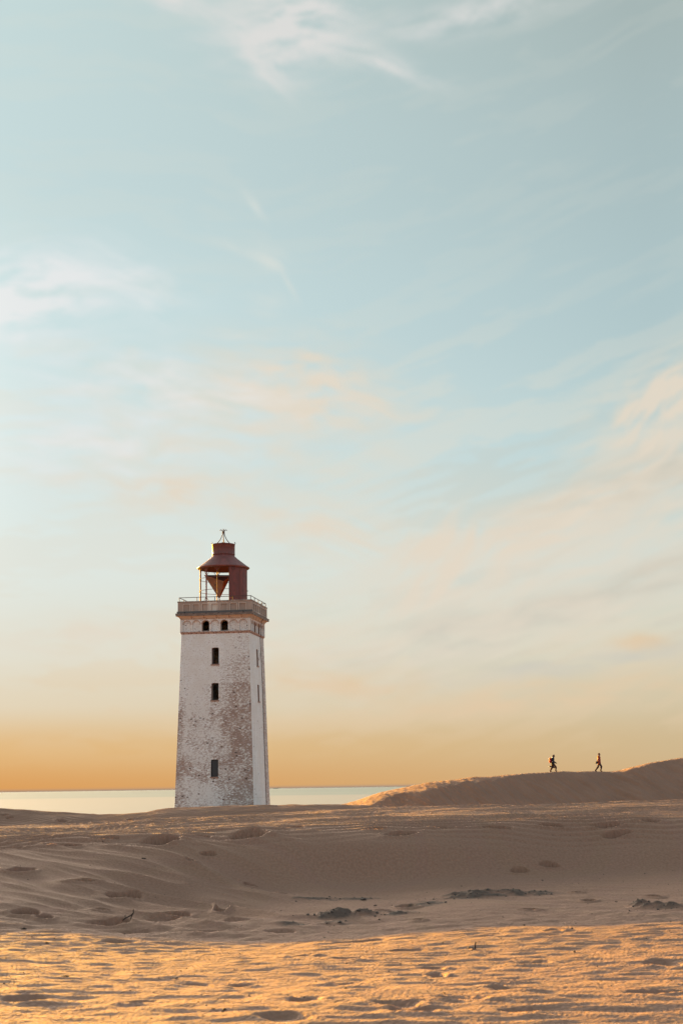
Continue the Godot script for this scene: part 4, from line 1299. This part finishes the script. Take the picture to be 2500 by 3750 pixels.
func scatter(called: String, spots: Array, m: Material):
	# small irregular lumps too many to count: x, d, size, turn, sink
	var st := tool(false)
	var r := RandomNumberGenerator.new()
	r.seed = 99
	var s := SphereMesh.new()
	s.radial_segments = 6
	s.rings = 3
	s.radius = 0.5
	s.height = 0.8
	var arr := s.get_mesh_arrays()
	var v: PackedVector3Array = arr[Mesh.ARRAY_VERTEX]
	var idx: PackedInt32Array = arr[Mesh.ARRAY_INDEX]
	var shaken := {}
	for i in idx:
		var key := Vector3i((v[i] * 1000.0).round())
		if not shaken.has(key): shaken[key] = v[i] * r.randf_range(0.65, 1.3)
		st.add_vertex(shaken[key])
	st.generate_normals()
	var mm := MultiMesh.new()
	mm.transform_format = MultiMesh.TRANSFORM_3D
	mm.mesh = st.commit()
	mm.instance_count = spots.size()
	for i in spots.size():
		var q = spots[i]
		var b := Basis(Vector3.UP, q[3]) * Basis.from_scale(Vector3(q[2] * 1.3, q[2] * 0.8, q[2]))
		mm.set_instance_transform(i, Transform3D(b, ground_point(q[0], q[1]) + Vector3(0, q[2] * q[4], 0)))
	var o := MultiMeshInstance3D.new()
	o.name = numbered(called)
	o.multimesh = mm
	o.material_override = m
	add_child(o, true)
	return o

func make_debris():
	var rr := RandomNumberGenerator.new()
	rr.seed = 808
	var crumbs := []
	for q in soil:
		for i in int(60.0 * q[2] * (0.5 + q[4] * 20.0)):
			var x: float = q[0] + rr.randfn(0.0, q[2] * 0.55)
			crumbs.append([x, q[1] + rr.randfn(0.0, q[3] * 0.5) - (x - q[0]) * q[5], rr.randf_range(0.005, 0.018) * (1.6 if rr.randf() < 0.15 else 1.0), rr.randf() * TAU, 0.12])
	tag(scatter("soil_crumbs", crumbs, mat(lin(0.085, 0.062, 0.050), 0.95)), "dark crumbs of soil broken off the low ledges in the hollow", "soil", "", "stuff")
	var bits := []
	for i in 420:
		var d := 5.6 + 8.6 * pow(rr.randf(), 0.8)
		bits.append([rr.randf_range(-0.24, 0.24) * d, d, rr.randf_range(0.003, 0.008) * (1.8 if rr.randf() < 0.08 else 1.0), rr.randf() * TAU, 0.2])
	tag(scatter("sand_debris", bits, mat(lin(0.070, 0.048, 0.038), 0.9)), "fine dark specks of bark and shell strewn over the near sand", "debris", "", "stuff")
	var bark := mat(lin(0.040, 0.026, 0.020), 0.9)
	var bleached := mat(lin(0.20, 0.15, 0.115), 0.9)
	# two dead plant stalks standing in the sand
	var a := base("twig", ground_point(TWIG_A.x, TWIG_A.y))
	a.scale = Vector3(0.75, 0.75, 0.75)
	tag(a, "small forked dark twig sticking up from the shaded hollow on the left", "twig")
	var ts := tool()
	tube(ts, [Vector3(-0.085, -0.01, 0.0), Vector3(-0.055, 0.012, 0.01), Vector3(-0.01, 0.032, 0.0), Vector3(0.012, 0.055, 0), Vector3(0.010, 0.085, -0.005)], [0.006, 0.006, 0.006, 0.007, 0.004], 6)
	put("stem", ts, bark, a)
	var t2 := tool()
	tube(t2, [Vector3(0.008, 0.045, 0), Vector3(-0.005, 0.02, 0.01), Vector3(-0.014, -0.012, 0.012)], 0.005, 5)
	put("branch", t2, bark, a)
	var t3 := tool()
	tube(t3, [Vector3(-0.06, 0.012, 0.01), Vector3(-0.062, 0.035, 0.006)], 0.004, 5)
	put("branch", t3, bark, a)
	var b := base("twig", ground_point(TWIG_B.x, TWIG_B.y))
	b.scale = Vector3(0.8, 0.8, 0.8)
	tag(b, "short upright twig standing in the sunlit foreground sand on the right", "twig")
	var ts2 := tool()
	tube(ts2, [Vector3(0.002, -0.02, 0), Vector3(0.0, 0.02, 0), Vector3(0.004, 0.045, 0)], [0.005, 0.005, 0.003], 6)
	put("stem", ts2, bark, b)
	var t4 := tool()
	tube(t4, [Vector3(0.0, -0.01, 0.006), Vector3(-0.02, 0.010, 0.012), Vector3(-0.05, 0.012, 0.02)], [0.006, 0.008, 0.005], 6)
	put("branch", t4, bleached, b)
	# driftwood chips, bark and pebbles scattered over the sand
	var r := RandomNumberGenerator.new()
	r.seed = 4242
	for i in chips.size():
		var c = chips[i]
		var st := tool(false)
		var l: float = c[2] * 0.75
		var n := 6
		var pts := []
		var rad := []
		for q in n:
			var t := float(q) / (n - 1)
			pts.append(Vector3((t - 0.5) * l, l * 0.10 + r.randf_range(-0.06, 0.10) * l, r.randf_range(-0.08, 0.08) * l))
			rad.append(l * (0.05 + 0.14 * sin(PI * clampf(t, 0.12, 0.88))) * r.randf_range(0.8, 1.25))
		tube(st, pts, rad, 6)
		var o := put(c[3], st, bark if c[5] < 0.5 else bleached)
		o.position = ground_point(c[0], c[1]) - Vector3(0, l * 0.03, 0)
		o.rotation.y = c[6]
		tag(o, c[4], "driftwood" if c[3] == "driftwood_chip" else "pebble", c[7])

# x, d, length, name, label, tone, turn, group
var chips := [
	[-2.001, 45.970, 0.064, "driftwood_chip", "dark driftwood chip on the far second ridge below the lighthouse", 0, -0.13, "dark bits lying on the sand"],
	[-2.906, 14.100, 0.043, "driftwood_chip", "dark driftwood chip on the rippled crest of the near ridge, first from the left", 0, 0.37, "dark bits lying on the sand"],
	[-2.510, 13.640, 0.023, "driftwood_chip", "dark driftwood chip on the rippled crest of the near ridge, second from the left", 0, 0.00, "dark bits lying on the sand"],
	[-2.045, 14.160, 0.028, "driftwood_chip", "pale brown driftwood chip on the rippled crest of the near ridge, third from the left", 1, -0.42, "dark bits lying on the sand"],
	[-1.940, 14.130, 0.055, "driftwood_chip", "dark driftwood chip on the rippled crest of the near ridge, fourth from the left", 0, 0.12, "dark bits lying on the sand"],
	[-1.788, 14.280, 0.032, "driftwood_chip", "dark driftwood chip on the rippled crest of the near ridge, fifth from the left", 0, -0.12, "dark bits lying on the sand"],
	[-1.514, 13.260, 0.015, "pebble", "small dark pebble on the rippled crest of the near ridge, sixth from the left", 0, -0.05, "dark bits lying on the sand"],
	[0.812, 14.920, 0.029, "driftwood_chip", "dark driftwood chip on the rippled crest of the near ridge, seventh from the left", 0, -0.34, "dark bits lying on the sand"],
	[1.748, 13.470, 0.017, "pebble", "small dark pebble on the rippled crest of the near ridge, eighth from the left", 0, -0.39, "dark bits lying on the sand"],
	[2.873, 14.060, 0.020, "pebble", "small dark pebble on the rippled crest of the near ridge, ninth from the left", 0, 0.42, "dark bits lying on the sand"],
	[-2.412, 12.110, 0.017, "pebble", "small dark pebble in the shaded hollow below the ridge, first from the left", 0, 0.27, "dark bits lying on the sand"],
	[-2.086, 10.360, 0.046, "driftwood_chip", "dark driftwood chip in the shaded hollow below the ridge, second from the left", 0, 0.25, "dark bits lying on the sand"],
	[-2.024, 12.610, 0.014, "pebble", "small dark pebble in the shaded hollow below the ridge, third from the left", 0, -0.21, "dark bits lying on the sand"],
	[-1.624, 12.780, 0.046, "driftwood_chip", "dark driftwood chip in the shaded hollow below the ridge, fourth from the left", 0, 0.23, "dark bits lying on the sand"],
	[-0.143, 10.010, 0.025, "driftwood_chip", "dark driftwood chip in the shaded hollow below the ridge, fifth from the left", 0, -0.41, "dark bits lying on the sand"],
	[0.079, 11.070, 0.040, "driftwood_chip", "dark driftwood chip in the shaded hollow below the ridge, sixth from the left", 0, -0.29, "dark bits lying on the sand"],
	[0.122, 11.890, 0.057, "driftwood_chip", "dark driftwood chip in the shaded hollow below the ridge, seventh from the left", 0, 0.31, "dark bits lying on the sand"],
	[0.204, 11.570, 0.032, "driftwood_chip", "dark driftwood chip in the shaded hollow below the ridge, eighth from the left", 0, 0.39, "dark bits lying on the sand"],
	[0.525, 11.690, 0.020, "pebble", "small pale brown pebble in the shaded hollow below the ridge, ninth from the left", 1, -0.45, "dark bits lying on the sand"],
	[0.889, 12.390, 0.021, "pebble", "small dark pebble in the shaded hollow below the ridge, tenth from the left", 0, -0.01, "dark bits lying on the sand"],
	[1.034, 10.660, 0.014, "pebble", "small dark pebble in the shaded hollow below the ridge, eleventh from the left", 0, -0.08, "dark bits lying on the sand"],
	[1.057, 11.850, 0.015, "pebble", "small pale brown pebble in the shaded hollow below the ridge, twelfth from the left", 1, -0.39, "dark bits lying on the sand"],
	[1.147, 10.030, 0.017, "pebble", "small dark pebble in the shaded hollow below the ridge, thirteenth from the left", 0, -0.38, "dark bits lying on the sand"],
	[1.248, 10.460, 0.015, "pebble", "small dark pebble in the shaded hollow below the ridge, fourteenth from the left", 0, 0.40, "dark bits lying on the sand"],
	[1.275, 11.850, 0.030, "driftwood_chip", "dark driftwood chip in the shaded hollow below the ridge, fifteenth from the left", 0, -0.49, "dark bits lying on the sand"],
	[1.461, 10.270, 0.017, "pebble", "small dark pebble in the shaded hollow below the ridge, sixteenth from the left", 0, 0.04, "dark bits lying on the sand"],
	[1.624, 10.640, 0.015, "pebble", "small dark pebble in the shaded hollow below the ridge, seventeenth from the left", 0, -0.42, "dark bits lying on the sand"],
	[1.857, 10.600, 0.018, "pebble", "small dark pebble in the shaded hollow below the ridge, eighteenth from the left", 0, 0.42, "dark bits lying on the sand"],
	[1.898, 11.300, 0.025, "driftwood_chip", "dark driftwood chip in the shaded hollow below the ridge, nineteenth from the left", 0, -0.10, "dark bits lying on the sand"],
	[-1.784, 9.550, 0.032, "driftwood_chip", "dark driftwood chip on the orange sunlit sand in front, first from the left", 0, -0.41, "dark bits lying on the sand"],
	[-1.252, 7.150, 0.044, "driftwood_chip", "dark driftwood chip on the orange sunlit sand in front, second from the left", 0, -0.33, "dark bits lying on the sand"],
	[-1.160, 7.060, 0.028, "driftwood_chip", "dark driftwood chip on the orange sunlit sand in front, third from the left", 0, 0.46, "dark bits lying on the sand"],
	[-0.788, 7.320, 0.049, "driftwood_chip", "dark driftwood chip on the orange sunlit sand in front, fourth from the left", 0, 0.06, "dark bits lying on the sand"],
	[-0.516, 8.940, 0.025, "driftwood_chip", "dark driftwood chip on the orange sunlit sand in front, fifth from the left", 0, -0.35, "dark bits lying on the sand"],
	[-0.492, 5.900, 0.016, "pebble", "small dark pebble on the orange sunlit sand in front, sixth from the left", 0, 0.49, "dark bits lying on the sand"],
	[-0.373, 9.650, 0.027, "driftwood_chip", "pale brown driftwood chip on the orange sunlit sand in front, seventh from the left", 1, -0.38, "dark bits lying on the sand"],
	[0.354, 6.960, 0.023, "driftwood_chip", "dark driftwood chip on the orange sunlit sand in front, eighth from the left", 0, 0.45, "dark bits lying on the sand"],
	[0.662, 8.710, 0.027, "driftwood_chip", "dark driftwood chip on the orange sunlit sand in front, ninth from the left", 0, 0.11, "dark bits lying on the sand"],
	[0.780, 6.910, 0.019, "pebble", "small dark pebble on the orange sunlit sand in front, tenth from the left", 0, -0.13, "dark bits lying on the sand"],
	[1.653, 9.570, 0.032, "driftwood_chip", "dark driftwood chip on the orange sunlit sand in front, eleventh from the left", 0, 0.09, "dark bits lying on the sand"]]
const TWIG_A := Vector2(-1.44, 10.75)
const TWIG_B := Vector2(0.68, 8.58)

func _ready():
	var cam := Camera3D.new()
	cam.name = "camera_eye"
	cam.fov = rad_to_deg(2.0 * atan(1875.0 / 5700.0))
	cam.near = 0.1
	cam.far = 120000.0
	var lens := CameraAttributesPhysical.new()
	lens.frustum_focal_length = 12.0 / (1875.0 / 5700.0)
	lens.frustum_focus_distance = 60.0
	lens.exposure_aperture = 7.0
	cam.attributes = lens
	cam.fov = rad_to_deg(2.0 * atan(1875.0 / 5700.0))
	cam.near = 0.1
	cam.far = 120000.0
	cam.transform = Transform3D(Basis(Vector3.RIGHT, deg_to_rad(9.9955)) * Basis(Vector3.BACK, deg_to_rad(-0.795)), Vector3(0, EYE, 0))
	add_child(cam, true)
	noise_a.seed = 5
	noise_b.seed = 23
	noise_r.seed = 41
	for n in [noise_a, noise_b, noise_r]:
		n.noise_type = FastNoiseLite.TYPE_SIMPLEX_SMOOTH
		n.frequency = 0.02
		n.fractal_type = FastNoiseLite.FRACTAL_NONE
	noise_r.fractal_type = FastNoiseLite.FRACTAL_RIDGED
	noise_r.fractal_octaves = 1
	var we := WorldEnvironment.new()
	we.name = "world_environment"
	var env := Environment.new()
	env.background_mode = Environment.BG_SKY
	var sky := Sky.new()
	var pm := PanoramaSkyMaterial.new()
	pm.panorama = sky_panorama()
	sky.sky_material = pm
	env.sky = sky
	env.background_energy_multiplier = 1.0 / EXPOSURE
	env.tonemap_mode = Environment.TONE_MAPPER_LINEAR
	env.tonemap_exposure = EXPOSURE
	env.sdfgi_enabled = true
	env.ssao_enabled = true
	env.ssil_enabled = true
	we.environment = env
	add_child(we, true)
	var sun := DirectionalLight3D.new()
	sun.name = "sun"
	sun.light_energy = SUN_ENERGY
	sun.light_color = Color(1.0, 0.47, 0.0).linear_to_srgb()
	sun.light_angular_distance = 0.6
	sun.shadow_enabled = true
	sun.look_at_from_position(Vector3.ZERO, -sun_dir())
	add_child(sun, true)
	make_table()
	make_sea()
	make_ground()
	make_lighthouse()
	make_people()
	make_ship()
	make_debris()
